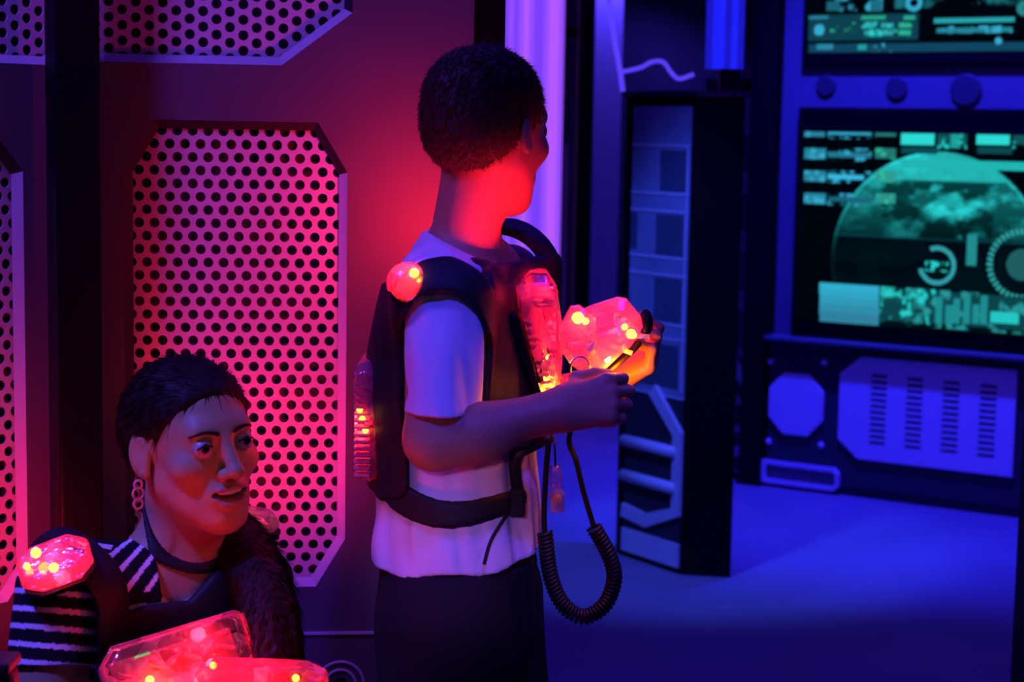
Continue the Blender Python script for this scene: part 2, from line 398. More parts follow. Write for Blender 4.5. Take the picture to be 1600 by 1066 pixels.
def pillar_front(W, f, root, x0, x1, zt, zm, zb):
    MB().box((x0, -.004, zm), (x1, -.0005, zt)).build('upper_print', PRINT, root, frame=f)
    MB().box((x0, -.004, zb), (x1, -.0005, zm)).build('lower_print', DARKP, root, frame=f)
    w = x1 - x0; h = zt - zm
    ln = MB()
    for q in (.135, .30, .36, .52, .58, .75, .80): ln.box((x0, -.006, zt - h * q - .003), (x1, -.004, zt - h * q + .003))
    ln.box((x1 - .014, -.006, zm + .02), (x1 - .008, -.004, zt - h * .14))
    ln.build('pale_line', WHITEP, root, frame=f)
    dk = MB()
    for qa, qb, xa, xb in ((.15, .29, .5, .95), (.37, .51, .45, .92), (.59, .74, .45, .92), (.37, .5, 0, .12), (.82, .97, .1, .9)):
        dk.box((x0 + w * xa, -.005, zt - h * qb), (x0 + w * xb, -.004, zt - h * qa))
    tag(dk.build('dark_squares_print', PRINTD, root, frame=f), kind='stuff')
    H = zm - zb
    strip(W, [(x0 + w * .50, zm + H * .03), (x0 + w * .95, zm - H * .24), (x0 + w * .95, zm - H * .78), (x0 + w * .42, zm - H * .90), (x0, zm - H * .87)], .042, -.016, -.004).build('bracket', WHITEP, root, frame=f)
    for q in (.37, .62):
        MB().tube([(x0 + .0, -.012, zm - H * q), (x0 + w * .93, -.012, zm - H * q)], .018, 10).build('bar', WHITEP, root, smooth=True, frame=f)
    MB().box((x0, -.012, .02), (x1, -.002, zb)).build('kick_plate', WHITEP, root, frame=f)
xl, xr = pw(982, 500)[0], PW.at(1066, 890)[0] - .012
zt, zm, zb = pw(1035, 166)[1], pw(1035, 618)[1], pw(1020, 838)[1]
pillar_front(PW, PW.frame, prow, xl, xr, zt, zm, zb)
MB().box((xl, -.006, zm - .002), (xr, -.004, zm + .002)).build('pale_line', WHITEP, prow, frame=PW.frame)

# things standing on the pillar: blue tube lamp, glowing wire
q = PY(1134, 120, pb[1] + .10)
lamp = empty('tube_lamp', (q[0], q[1], PT + .018), 'thick glowing blue tube lamp on black foot on top of pillar', 'lamp')
BLU = emis('blue_light', (.012, .016, 1.0), 1.0); BLU2 = emis('blue_light_edge', (.01, .008, .55), 1.0)
zb_ = PY(1134, 108, q[1])[2]
for k, mm in enumerate([BLU2, BLU, BLU, BLU2, BLU, BLU2]):
    xk = q[0] - .052 + k * .0185
    MB().tube([(xk, q[1], zb_), (xk, q[1], zb_ + .6)], .0105, 8).build('glowing_tube', mm, lamp, smooth=True)
MB().prism([(q[0] - .02 + .0, q[1] - .02, PT + .018), (q[0] + .04, q[1] - .02, PT + .018), (q[0] + .04, q[1] + .03, PT + .018), (q[0] - .02, q[1] + .03, PT + .018)], (0, 0, zb_ - PT - .018)).build('foot', BLACK, lamp)
LW_ = emis('wire_light', (.10, .05, 1.0), 1.0)
wp_ = pa * .86 + pd * .14; yw = wp_[1]
wr = empty('glowing_wire', (PY(973, 147, yw)[0], yw, PT + .018), 'thin glowing violet wire with a wavy branch rising from the pillar top', 'wire')
MB().tube(smooth_path([A(PY(973, 147, yw)[0], yw, PT + .017), PY(972.5, 138, yw), PY(969, 112, yw), PY(960, 60, yw), PY(952, 0, yw), PY(946, -60, yw)]), .008, 8).build('stem', LW_, wr, smooth=True)
MB().tube(smooth_path([PY(968, 113, yw), PY(1000, 106, yw), PY(1018, 97, yw), PY(1036, 97, yw), PY(1050, 115, yw), PY(1062, 123, yw), PY(1084, 116, yw)]), .0065, 8).build('branch', LW_, wr, smooth=True)

# ---------------------------------------------------------------- right console wall
q1, q2 = G(1203, 757), G(1575, 806)
RW = Wall(q1, q2 - q1)
xr_end = RW.at(1900, 500)[0]; x00 = RW.at(1206, 640)[0]
w = MB().box((x00, 0, 0), (xr_end, .1, 2.6)).build('wall_right', GREYW, frame=RW.frame); tag(w, kind='structure')
p = RW.w(x00 - .060, 0, -.02); post('tall black post between pillar and console wall', p, .085, .08, 2.6, math.atan2(RW.t[1], RW.t[0]))
p = PY(1577, 1066, 3.7); post('near black post at the right edge of the picture', p + A(.065, 0, 0), .10, .1, 2.4, 0)
# back panel seen in the gap between pillar and post
s1, s2 = G(1085, 738), G(1172, 747)
SW = Wall(s1, s2 - s1); sx = np.linalg.norm(s2 - s1)
rw = empty('printed_panel', (s1 + s2) / 2, 'blue printed panel showing as a thin strip between pillar and tall black post', 'panel')
MB().box((0, 0, 0), (sx, .06, PT + .1)).build('board', BLACK, rw, frame=SW.frame)
pillar_front(SW, SW.frame, rw, sx * .2, sx * .95, SW.at(1170, 150)[1], SW.at(1170, 560)[1], SW.at(1160, 735)[1])

# console: lower cabinet
def rbox(u0, v0, u1, v1): a = RW.at(u0, v0); b = RW.at(u1, v1); return a[0], b[0], b[1], a[1]
zled = RW.at(1206, 527)[1]; zkick = RW.at(1210, 735)[1]
cab = empty('console_cabinet', RW.w((x00 + xr_end) / 2, 0, -.03), 'low dark console cabinet with vents under the screens', 'cabinet')
MB().box((x00, -.03, zkick - .02), (xr_end, 0, zled)).build('front_board', DARKP, cab, frame=RW.frame)
MB().box((x00, -.02, 0), (xr_end, 0, zkick - .02)).build('kick_board', DARKP, cab, frame=RW.frame)
MB().box((x00, -.095, zled), (xr_end, 0, zled + .014)).build('ledge', GREYW, cab, frame=RW.frame, bevel=.003)
a = RW.at(1203, 632, -.03); b = RW.at(1288, 640, -.03); zt_ = RW.at(1240, 582, -.03)[1]; zb_ = RW.at(1245, 680, -.03)[1]
oc = octo(a[0], b[0], zb_, zt_, (zt_ - zb_) * .27, (b[0] - a[0]) * .27)
MB().prism([A(q[0], -.045, q[1]) for q in oc], (0, .015, 0)).build('octagon_plate', WHITEP, cab, frame=RW.frame, bevel=.004)
# vent plate with real slots
a = RW.at(1313, 640, -.03); tl = RW.at(1348, 557, -.03); bl_ = RW.at(1340, 716, -.03); e1 = RW.at(1588, 650, -.03)[0]
cc = tl[0] - a[0]
zt_ = tl[1]; zb_ = bl_[1]
vp = [(a[0] + cc, zb_), (e1, zb_), (e1, zt_), (a[0] + cc, zt_), (a[0], zt_ - cc * .85), (a[0], zb_ + cc * .85)]
holes = []
for uc in (1374, 1430, 1487, 1545):
    xc = RW.at(uc, 640, -.03)[0]
    for k in range(12):
        zc = zt_ - .065 - k * (zt_ - zb_ - .13) / 11; hw, hh = .031, .0058
        holes.append([(xc - hw, zc - hh), (xc + hw, zc - hh), (xc + hw, zc + hh), (xc - hw, zc + hh)])
vpo = board('vent_plate', vp, holes, .012, WHITEP, RW.frame, cab, y=-.045)
MB().box((a[0] + .03, -.032, zb_ + .02), (e1 - .02, -.0305, zt_ - .02)).build('vent_backing', RIMD, vpo, frame=RW.frame)
for u, v in ((1288, 566), (1283, 696), (1201, 690), (1204, 565)):
    x, z = RW.at(u, v, -.03); MB().ball((x, -.03, z), (.0125, .008, .0125)).build('bolt', WHITEP, cab, smooth=True, frame=RW.frame)
xa, xb, za, zb2 = rbox(1199, 718, 1318, 757)
za, zb2 = RW.at(1250, 757)[1], RW.at(1250, 722)[1]
pts = [(xa, zb2), (xb - .02, zb2), (xb, zb2 - .02), (xb, za + .02), (xb - .02, za), (xa, za)]
hb = board('handle_frame', pts, [inset(pts, .014)], .03, WHITEP, RW.frame, cab, y=-.05)
MB().box((xa + .012, -.03, za + .012), (xb - .012, -.022, zb2 - .012)).build('handle_recess', mat('blue_grey_plate', (.3, .3, .35), .5), hb, frame=RW.frame)
# round covers in the band between the screens
for lab, u, v, r in (('round dark cover left most between the two screens', 1292, 134, 17), ('round dark cover second in the band between the two screens', 1402, 138, 18), ('wide dark cover rightmost in the band between the two screens', 1510, 141, 25)):
    x, z = RW.at(u, v); k = r * .00225
    o = MB().prism([A(x + k * math.cos(t), -.012, z + k * math.sin(t)) for t in np.linspace(0, 2 * math.pi, 25)[:-1]], (0, .012, 0), .003, .9).build('round_cover', mat('dull_cover', (.05, .045, .06), .6), frame=RW.frame)
    tag(o, lab, 'cover', 'round covers between the screens')

# ---- screens: a glowing picture is one part
rng = np.random.RandomState(5)
def vnoise(x, y, seed, fr):
    r = np.random.RandomState(seed).rand(64, 64); x = x * fr % 63; y = y * fr % 63
    i = x.astype(int); j = y.astype(int); a = x - i; b = y - j; a = a * a * (3 - 2 * a); b = b * b * (3 - 2 * b)
    i2 = (i + 1) % 64; j2 = (j + 1) % 64
    return r[i, j] * (1 - a) * (1 - b) + r[i2, j] * a * (1 - b) + r[i, j2] * (1 - a) * b + r[i2, j2] * a * b
def fbm(x, y, seed, fr): return sum(vnoise(x + 3 * k, y + 7 * k, seed + k, fr * 2 ** k) * .5 ** (k + 1) for k in range(4))
class Screen:
    def __init__(s, W, y, lo, hi, step=.0028):
        s.W = W; s.y = y
        s.xs = np.arange(lo[0], hi[0], step); s.zs = np.arange(lo[1], hi[1], step)
        s.X, s.Z = np.meshgrid(s.xs, s.zs, indexing='ij'); s.I = np.zeros(s.X.shape + (3,)); s.I[:] = (.0, .0015, .004)
    def px(s, u, v): return s.W.at(u, v, s.y)
    def rect(s, u0, v0, u1, v1, c, mul=1.0):
        a = s.px(u0, v0); b = s.px(u1, v0); d = s.px(u0, v1)
        m = (s.X > a[0]) & (s.X < b[0]) & (s.Z < a[1]) & (s.Z > d[1]); s.I[m] = np.array(c) * mul; return m
    def blobs(s, u0, v0, u1, v1, c, seed, fr=60, thr=.45, add=.0):
        a = s.px(u0, v0); b = s.px(u1, v0); d = s.px(u0, v1)
        m = (s.X > a[0]) & (s.X < b[0]) & (s.Z < a[1]) & (s.Z > d[1])
        f = np.clip((fbm(s.X + 5, s.Z + 5, seed, fr) - thr) * 6, 0, 1) + add
        s.I[m] = np.maximum(s.I[m], f[m][:, None] * np.array(c))
    def ring(s, u, v, r, wpx, c, a0=-9, a1=9, ticks=0):
        x, z = s.px(u, v); k = .00228; d = np.hypot(s.X - x, s.Z - z) / k; th = np.arctan2(s.Z - z, s.X - x)
        m = (abs(d - r) < wpx / 2) & (th > a0) & (th < a1)
        if ticks: m &= (np.sin(th * ticks) > -.3)
        s.I[m] = c
    def build(s, name, m, root):
        nx, nz = s.X.shape
        V = np.stack([s.X.ravel(), np.full(s.X.size, s.y), s.Z.ravel()], 1)
        i = np.arange(nx * nz).reshape(nx, nz)
        F = np.stack([i[:-1, :-1].ravel(), i[1:, :-1].ravel(), i[1:, 1:].ravel(), i[:-1, 1:].ravel()], 1)
        o = fastmesh(name, V, F, m, root, col=s.I.reshape(-1, 3), smooth=False); 
        o.matrix_basis = s.W.frame; return o
def fastmesh(name, V, F, m, parent=None, col=None, smooth=True):
    me = bpy.data.meshes.new(name); V = np.asarray(V, np.float32); F = np.asarray(F, np.int32)
    me.vertices.add(len(V)); me.vertices.foreach_set('co', V.ravel())
    me.loops.add(F.size); me.loops.foreach_set('vertex_index', F.ravel())
    me.polygons.add(len(F)); me.polygons.foreach_set('loop_start', np.arange(0, F.size, F.shape[1], dtype=np.int32))
    me.polygons.foreach_set('use_smooth', np.full(len(F), smooth))
    me.update(calc_edges=True); me.validate()
    if col is not None:
        at = me.color_attributes.new('Col', 'FLOAT_COLOR', 'POINT')
        at.data.foreach_set('color', np.c_[col, np.ones(len(col))].astype(np.float32).ravel())
    me.materials.append(m); o = bpy.data.objects.new(name, me); return link(o, parent)
SCR = emis('screen_glow', (1, 1, 1), 1.0, attr=True)
CY = (.020, .62, .60); CYB = (.035, .40, .62); CYD = (.01, .16, .20); GRN = (.03, .50, .33)
def tv(x0, x1, z0, z1, label):
    root = empty('wall_screen', RW.w((x0 + x1) / 2, z0, -.02), label, 'screen')
    MB().box((x0, -.03, z0), (x1, 0, z1)).build('bezel', mat('matt_bezel', (.004, .003, .005), .85, spec=.05), root, frame=RW.frame, bevel=.004); return root
xs0 = RW.at(1247, 350)[0]; xs1 = RW.at(1690, 350)[0]
zlo, zhi = RW.at(1242, 535)[1] , RW.at(1256, 168)[1]; zlo = max(zlo, zled + .016)
t1 = tv(xs0, xs1, zlo, zhi, 'large lit screen showing a cyan globe, above the console cabinet')
S = Screen(RW, -.032, (xs0 + .02, zlo + .06), (xs1 - .02, zhi - .085))
uu = np.linspace(0, 1, 5)
# globe
gx, gz = S.px(1460, 412); k = .00228; dx = (S.X - gx) / k; dz = (S.Z - gz) / k; rr = np.hypot(dx, dz) / 172
lim = rr < 1
wx = S.X + .05 * fbm(S.X + 3, S.Z + 2, 90, 7); wz = S.Z + .05 * fbm(S.X + 8, S.Z + 5, 91, 7)
cl = fbm(wx + 9, wz * 1.7 + 9, 11, 6); fine = fbm(wx * 1.5 + 4, wz * 3 + 9, 17, 16)
land = np.clip((cl * .65 + fine * .35 - .40) * 6, 0, 1)
ctr = np.exp(-((dx - 20) / 105) ** 2) * np.clip((dz - 30) / 60, 0, 1)
rim_ = np.clip(1 - abs(rr - .985) / .02, 0, 1) * np.clip(dz / 120, .03, 1) * .45
base_ = np.clip((dz - 20) / 150, .02, 1) * .30
gl = np.where(dz < 38, .04, 1) * (base_ + .95 * land * ctr + .10 * land) + rim_
S.I[lim] = gl[lim][:, None] * np.array((.02, .60, .60)) + (0, .003, .007)
mm = lim & (dz < 39) & (dz > 36); S.I[mm] += (.002, .03, .04)
topb = lim & (dz > 128); S.I[topb] = np.maximum(S.I[topb], (.55 + .35 * fine[topb])[:, None] * np.array((.022, .62, .60)))
bay = lim & (cl < .36) & (dz > 38) & (dz < 125) & (abs(dx) < 90); S.I[bay] *= .35
S.rect(1408, 249, 1660, 262, CY, .75)
S.I[~lim & (dz < 170) & (dz > 125) & (dx > 0)] *= 1.0
for i in range(4):
    v = 196 + i * 35
    S.rect(1257, v, 1290, v + 17, CYB, .55); S.blobs(1257, v, 1290, v + 17, CYB, 40 + i, 50, .4)
    S.rect(1294, v + 6, 1362 if i != 2 else 1350, v + 14, CYB, (.9, .45, 1.2, .3)[i]); S.blobs(1294, v, 1362, v + 20, CYB, 50 + i, 60, .5)
    S.rect(1368, v + 1, 1400, v + 17, (.03, .36, .33), (.5, .5, .9, .8)[i]); S.blobs(1368, v, 1400, v + 18, GRN, 60 + i, 60, .5)
for u in (1409, 1527): S.rect(u, 201, u + 52, 226, (.025, .70, .66)); S.rect(u, 230, u + 55, 240, CYD, .4)
for u in (1466, 1584, 1650): S.rect(u, 203, u + 46, 226, CYD, .5); S.rect(u + 20, 202, u + 36, 232, CY, .55); S.blobs(u, 200, u + 46, 232, CY, u, 60, .52)
S.ring(1464, 415, 27, 7, (.03, .34, .40), -2.9, 2.0); S.blobs(1446, 407, 1482, 424, CY, 71, 70, .42)
S.rect(1511, 366, 1527, 415, (.015, .26, .27))
S.ring(1597, 414, 50, 9, (.03, .36, .36), -4, 4, 40); S.ring(1597, 414, 12, 24, (.012, .11, .12))
for f in uu: S.rect(1281, 441 + 11 * f * 4, 1374, 441 + 11 * f * 4 + 17, (.03, .42 - .20 * f, .62 - .27 * f))
S.rect(1376, 450, 1650, 500, CYD, .35); S.blobs(1376, 448, 1462, 502, CY, 81, 45, .5); S.blobs(1376, 448, 1660, 506, (.02, .3, .32), 83, 30, .45)
for i, (u, hgt) in enumerate(((1462, 42), (1478, 30), (1490, 40), (1506, 46), (1520, 30), (1533, 44))): S.rect(u, 506 - hgt, u + 11, 506, (.012, .26, .28))
S.rect(1548, 486, 1592, 504, CY, .9); S.blobs(1548, 492, 1592, 503, (.0, .2, .2), 88, 80, .5); S.rect(1610, 470, 1660, 504, CYB, .6)
S.build('screen_image', SCR, t1)
z2 = RW.at(1262, 101)[1]; xs2 = RW.at(1260, 60)[0]
t2 = tv(xs2, xs1, z2, z2 + .85, 'upper lit screen with rows of cyan readouts, cut by the top edge')
T = Screen(RW, -.032, (xs2 + .015, z2 + .04), (xs1 - .02, z2 + .45), .0028)
T.rect(1264, 69, 1690, 82, (.005, .06, .12)); T.rect(1276, 69, 1302, 77, CYB, .6); T.rect(1340, 70, 1354, 78, CY, .55); T.blobs(1364, 68, 1396, 82, CYB, 21, 60, .45)
T.rect(1264, 24, 1436, 64, (.004, .05, .08)); T.rect(1264, 25, 1294, 30, CYB, .55); T.rect(1346, 25, 1384, 31, GRN, .7); T.rect(1412, 25, 1430, 31, GRN, .8)
T.ring(1280, 47, 3, 12, CYB); T.blobs(1290, 36, 1336, 50, GRN, 23, 50, .5)
for u in (1350, 1377, 1404):
    for v in (36, 48): T.rect(u, v, u + 19, v + 7, GRN if u == 1404 else (.03, .42, .45), .85); T.blobs(u - 4, v - 2, u + 22, v + 9, CY, 25, 60, .5)
T.rect(1460, 29, 1585, 36, (.02, .36, .42)); T.rect(1464, 44, 1582, 52, (.015, .22, .30)); T.blobs(1464, 42, 1582, 53, CYB, 27, 60, .48); T.ring(1560, 64, 2, 7, CYB)
T.blobs(1290, -30, 1380, 18, CYB, 29, 26, .46); T.rect(1292, 2, 1312, 17, CYB, .3); T.rect(1360, 0, 1378, 18, CYB, .35); T.ring(1428, 4, 10, 7, CYB); T.ring(1600, 13, 6, 10, (.02, .22, .24)); T.blobs(1400, -60, 1690, 14, CYD, 33, 20, .5)
T.build('screen_image', SCR, t2)
# ---------------------------------------------------------------- soft shapes (signed distance fields, meshed by surface nets)
def f_cap(a, b, ra, rb=None):
    a = np.asarray(a, float); b = np.asarray(b, float); rb = ra if rb is None else rb; ba = b - a; L2 = max(np.dot(ba, ba), 1e-12)
    def f(p):
        pa = p - a; h = np.clip(pa @ ba / L2, 0, 1); d = pa - h[:, None] * ba
        return np.sqrt((d * d).sum(1)) - (ra + (rb - ra) * h)
    return f
def f_ell(c, r, R=None):
    c = np.asarray(c, float); r = np.ones(3) * r; m = r.min()
    def f(p):
        q = p - c
        if R is not None: q = q @ R
        k0 = np.sqrt(((q / r) ** 2).sum(1)); k1 = np.sqrt(((q / r ** 2) ** 2).sum(1))
        return np.where(k1 > 1e-9, k0 * (k0 - 1) / np.maximum(k1, 1e-9), -m)
    return f
def f_box(c, h, r=0.0, R=None):
    c = np.asarray(c, float); h = np.asarray(h, float) - r
    def f(p):
        q = p - c
        if R is not None: q = q @ R
        q = abs(q) - h; return np.sqrt((np.maximum(q, 0) ** 2).sum(1)) + np.minimum(q.max(1), 0) - r
    return f
def f_plane(p0, n): p0 = np.asarray(p0, float); n = unit(n); return lambda p: (p - p0) @ n
def f_line(pts, r, r2=None):
    P = [np.asarray(q, float) for q in pts]; n = len(P) - 1; r2 = r if r2 is None else r2
    fs = [f_cap(P[i], P[i + 1], r + (r2 - r) * i / n, r + (r2 - r) * (i + 1) / n) for i in range(n)]
    return lambda p: np.minimum.reduce([f(p) for f in fs])
def f_squash(f, c, n, s):
    """f flattened by factor s along n about c"""
    c = np.asarray(c, float); n = unit(n)
    return lambda p: f(p + ((p - c) @ n * (1 / s - 1))[:, None] * n) * min(1, s)
class Frame:
    def __init__(s, t, fwd, up, sc_=1.0):
        s.t = np.asarray(t, float); y = unit(fwd); z = unit(np.asarray(up, float) - y * np.dot(up, y)); x = np.cross(y, z)
        s.R = np.stack([x, y, z], 1); s.s = sc_
    def wrap(s, f): return lambda p: s.s * f((p - s.t) @ s.R / s.s)
    def w(s, q): return s.t + s.R @ (np.asarray(q, float) * s.s)
    def loc(s, p): return (p - s.t) @ s.R / s.s
class Sdf:
    def __init__(s, frame=None): s.ops = []; s.fr = frame
    def add(s, f, k=.0, op='+', raw=False):
        if s.fr is not None and not raw: f = s.fr.wrap(f); k = k * s.fr.s
        s.ops.append((op, k, f)); return s
    def cap(s, a, b, ra, rb=None, k=.0, op='+'): return s.add(f_cap(a, b, ra, rb), k, op)
    def ell(s, c, r, k=.0, op='+', R=None): return s.add(f_ell(c, r, R), k, op)
    @staticmethod
    def comb(d, e, op, k):
        if op == '+':
            if d is None: return e
            if k <= 0: return np.minimum(d, e)
            h = np.clip(.5 + .5 * (d - e) / k, 0, 1); return d * (1 - h) + e * h - k * h * (1 - h)
        if op == '-': e = -e
        if op in '-&':
            if k <= 0: return np.maximum(d, e)
            h = np.clip(.5 - .5 * (d - e) / k, 0, 1); return d * (1 - h) + e * h + k * h * (1 - h)
        if op == 'd': return d + e
    def __call__(s, p, use=None):
        d = None
        for i, (op, k, f) in enumerate(s.ops):
            if use is not None and not use[i]: continue
            if d is None and op != '+': d = np.full(len(p), 9.0)
            d = s.comb(d, f(p), op, k)
        return d if d is not None else np.full(len(p), 9.0)
    def build(s, name, m, parent, lo, hi, h, color=None, smooth=0):
        B = 14; lo = np.asarray(lo, float); hi = np.asarray(hi, float)
        nb = np.ceil((hi - lo) / (h * B)).astype(int); NB = nb * B + 3
        bi = np.stack(np.meshgrid(*[np.arange(n) for n in nb], indexing='ij'), -1).reshape(-1, 3)
        cen = lo + (bi + .5) * h * B; Rb = h * B * .5 * math.sqrt(3)
        D = []; d = None
        for op, k, f in s.ops:
            e = f(cen); D.append(e); d = s.comb(np.full(len(cen), 9.0) if d is None and op != '+' else d, e, op, k)
        act = np.where(abs(d) < Rb * 1.7 + .012)[0]
        g = np.arange(B + 1); gi = np.stack(np.meshgrid(g, g, g, indexing='ij'), -1).reshape(-1, 3)
        KV = []; VV = []; QK = []
        key = lambda c: (c[..., 0] * NB[1] + c[..., 1]) * NB[2] + c[..., 2]
        corners = np.array([[i, j, k] for i in (0, 1) for j in (0, 1) for k in (0, 1)])
        edges = [(a, b) for a in range(8) for b in range(a + 1, 8) if abs(corners[a] - corners[b]).sum() == 1]
        for b in act:
            use = [True if op in '&d' else D[i][b] < Rb * 2.3 + k * 1.6 + .015 for i, (op, k, f) in enumerate(s.ops)]
            base = bi[b] * B; v = s(lo + (base + gi) * h, use).reshape(B + 1, B + 1, B + 1)
            ins = v < 0
            if ins.all() or not ins.any(): continue
            cnt = sum(ins[i:B + i, j:B + j, k:B + k].astype(np.int8) for i, j, k in corners)
            cc = np.argwhere((cnt > 0) & (cnt < 8))
            if len(cc):
                val = np.stack([v[cc[:, 0] + c[0], cc[:, 1] + c[1], cc[:, 2] + c[2]] for c in corners], 1)
                acc = np.zeros((len(cc), 3)); n = np.zeros(len(cc))
                for ea, eb in edges:
                    va, vb = val[:, ea], val[:, eb]; mk = (va < 0) != (vb < 0)
                    t = np.where(mk, va / np.where(mk, va - vb, 1), 0)
                    acc += np.where(mk[:, None], corners[ea] + t[:, None] * (corners[eb] - corners[ea]), 0); n += mk
                VV.append(lo + (base + cc + acc / n[:, None]) * h); KV.append(key(base + cc))
            for ax in range(3):
                o1, o2 = [(1, 2), (2, 0), (0, 1)][ax]
                sl0 = [slice(0, B)] * 3; sl1 = [slice(0, B)] * 3; sl1[ax] = slice(1, B + 1)
                a, c = ins[tuple(sl0)], ins[tuple(sl1)]
                e = np.argwhere(a != c)
                if not len(e): continue
                flip = ~a[e[:, 0], e[:, 1], e[:, 2]]
                E = base + e; u1_ = np.zeros(3, int); u2_ = np.zeros(3, int); u1_[o1] = 1; u2_[o2] = 1
                q = np.stack([key(E - u1_ - u2_), key(E - u2_), key(E), key(E - u1_)], 1)
                q[flip] = q[flip][:, ::-1]; QK.append(q)
        K = np.concatenate(KV); V = np.concatenate(VV); Q = np.concatenate(QK)
        K, first = np.unique(K, return_index=True); V = V[first]
        I = np.minimum(np.searchsorted(K, Q), len(K) - 1); ok = (K[I] == Q).all(1); I = I[ok]
        for _ in range(smooth):
            S_ = np.zeros_like(V); N_ = np.zeros(len(V))
            for a in range(4):
                for b2 in (1, 3):
                    np.add.at(S_, I[:, a], V[I[:, (a + b2) % 4]]); np.add.at(N_, I[:, a], 1)
            V = V * .5 + .5 * S_ / np.maximum(N_, 1)[:, None]
        return fastmesh(name, V, I, m, parent, col=color(V) if color else None)

def proj(u, v, field, lift=0.0, t0=1.7):
    d = unit(ray(u, v)); t = t0
    for _ in range(90):
        e = float(field((CAM + d * t)[None])[0]) - lift
        if e < .0004 or t > 3: break
        t += e * .7
    return CAM + d * t
def wob(p, fr, seed, amp):
    r = np.random.RandomState(seed); d = np.zeros(len(p))
    for _ in range(5):
        k = r.randn(3) * fr; d += np.sin(p @ k + r.rand() * 6.28 + .8 * np.sin(p @ (r.randn(3) * fr * .6)))
    return d * amp / 5
def head(S, child=False, mouth=False):
    """head in its own frame: +y face, +z up, eyes near z=.006; S.fr must be the head frame"""
    jw = .9 if child else 1.0
    S.ell((0, -.014, .036), (.073, .094, .077), .0)
    S.ell((0, .022, -.018), (.060 if child else .0575, .064, .084), .03)
    S.ell((0, .036, -.074), (.039 * jw, .044, .034), .03)
    S.ell((0, .066, -.097), (.016, .015, .014), .025)
    for s in (-1, 1):
        S.cap((s * .046 * jw, .004, -.048), (s * .014, .061, -.095), .014, .011, .028)
        S.ell((s * .041, .056, -.022), (.021, .019, .018), .022)
    S.cap((-.032, .075, .026), (.032, .075, .026), .0125, None, .02)
    for s in (-1, 1): S.ell((s * .031, .100, .005), (.020, .020, .013), .014, '-')
    S.cap((0, .086, .014), (0, .104, -.026), .0075, .0105, .012)
    S.ell((0, .1065, -.029), (.0105, .0105, .0095), .006)
    for s in (-1, 1): S.ell((s * .0125, .095, -.032), (.0075, .010, .0075), .006)
    for s in (-1, 1): S.ell((s * .0065, .102, -.041), (.0035, .005, .004), .003, '-')
    S.ell((0, .076, -.060), (.028, .019, .020), .014)
    S.ell((0, .0885, -.0525 if mouth else -.0535), (.0225, .0075, .0036), .003)
    S.ell((0, .0865, -.0738 if mouth else -.064), (.019, .0085, .0050), .003)
    if mouth:
        S.ell((0, .096, -.0618), (.0225, .020, .0092), .0015, '-')
        for s in (-1, 1): S.ell((s * .021, .090, -.0595), (.006, .016, .0040), .0015, '-')
    else: S.ell((0, .103, -.0585), (.022, .010, .0012), .003, '-')
    for s in (-1, 1):
        S.ell((s * .0315, .0785, .0055), (.0132, .0128, .0128), .004)
        S.ell((s * .0315, .094, .0042), (.0148, .012, .0042), .0022, '-')
    for s in (-1, 1):
        ca, sa = math.cos(s * .35), math.sin(s * .35); R = np.array([[ca, -sa, 0], [sa, ca, 0], [0, 0, 1]])
        e_ = .80 if child else 1.0
        S.ell((s * (.074 if child else .0765), -.012, -.004), (.0065, .018 * e_, .030 * e_), .006, '+', R)
        S.ell((s * .083, -.006, .003), (.0065, .0115 * e_, .0185 * e_), .004, '-', R)
        S.cap((s * .0765, -.014, .010 * e_), (s * .0785, -.008, -.012), .0035, .003, .004)
        S.ell((s * .076, -.005, -.028 * e_), (.005, .007, .009), .006)
def face_color(fr, base, lip=(.52, .22, .19), brows=True):
    def f(V):
        q = fr.loc(V); c = np.tile(np.array(base), (len(V), 1))
        lipm = (np.hypot(q[:, 0] / .024, (q[:, 2] + .060) / .0135) < 1) & (q[:, 1] > .078)
        c[lipm] = lip
        bx = abs(q[:, 0]); zz = .024 + .006 * np.sin(np.clip((bx - .012) / .040, 0, 1) * 2.4)
        brow = (bx > .013) & (bx < .052) & (abs(q[:, 2] - zz) < .0036 * (1.15 - (bx - .012) / .05)) & (q[:, 1] > .045)
        if not brows: return c
        c[brow] = (.03, .02, .015)
        lash = (bx > .016) & (bx < .048) & (abs(q[:, 2] - (.0098 - ((bx - .0315) / .017) ** 2 * .004)) < .0014) & (q[:, 1] > .078)
        c[lash] = (.03, .02, .02)
        return c
    return f
def eye_color(c, fwd, R_):
    def f(V):
        d = (V - c); d = d / np.linalg.norm(d, axis=1)[:, None]; a = d @ unit(fwd)
        col = np.tile((.50, .48, .47), (len(V), 1)); col[a > .86] = (.06, .04, .025); col[a > .955] = (.004, .004, .004); return col
    return f
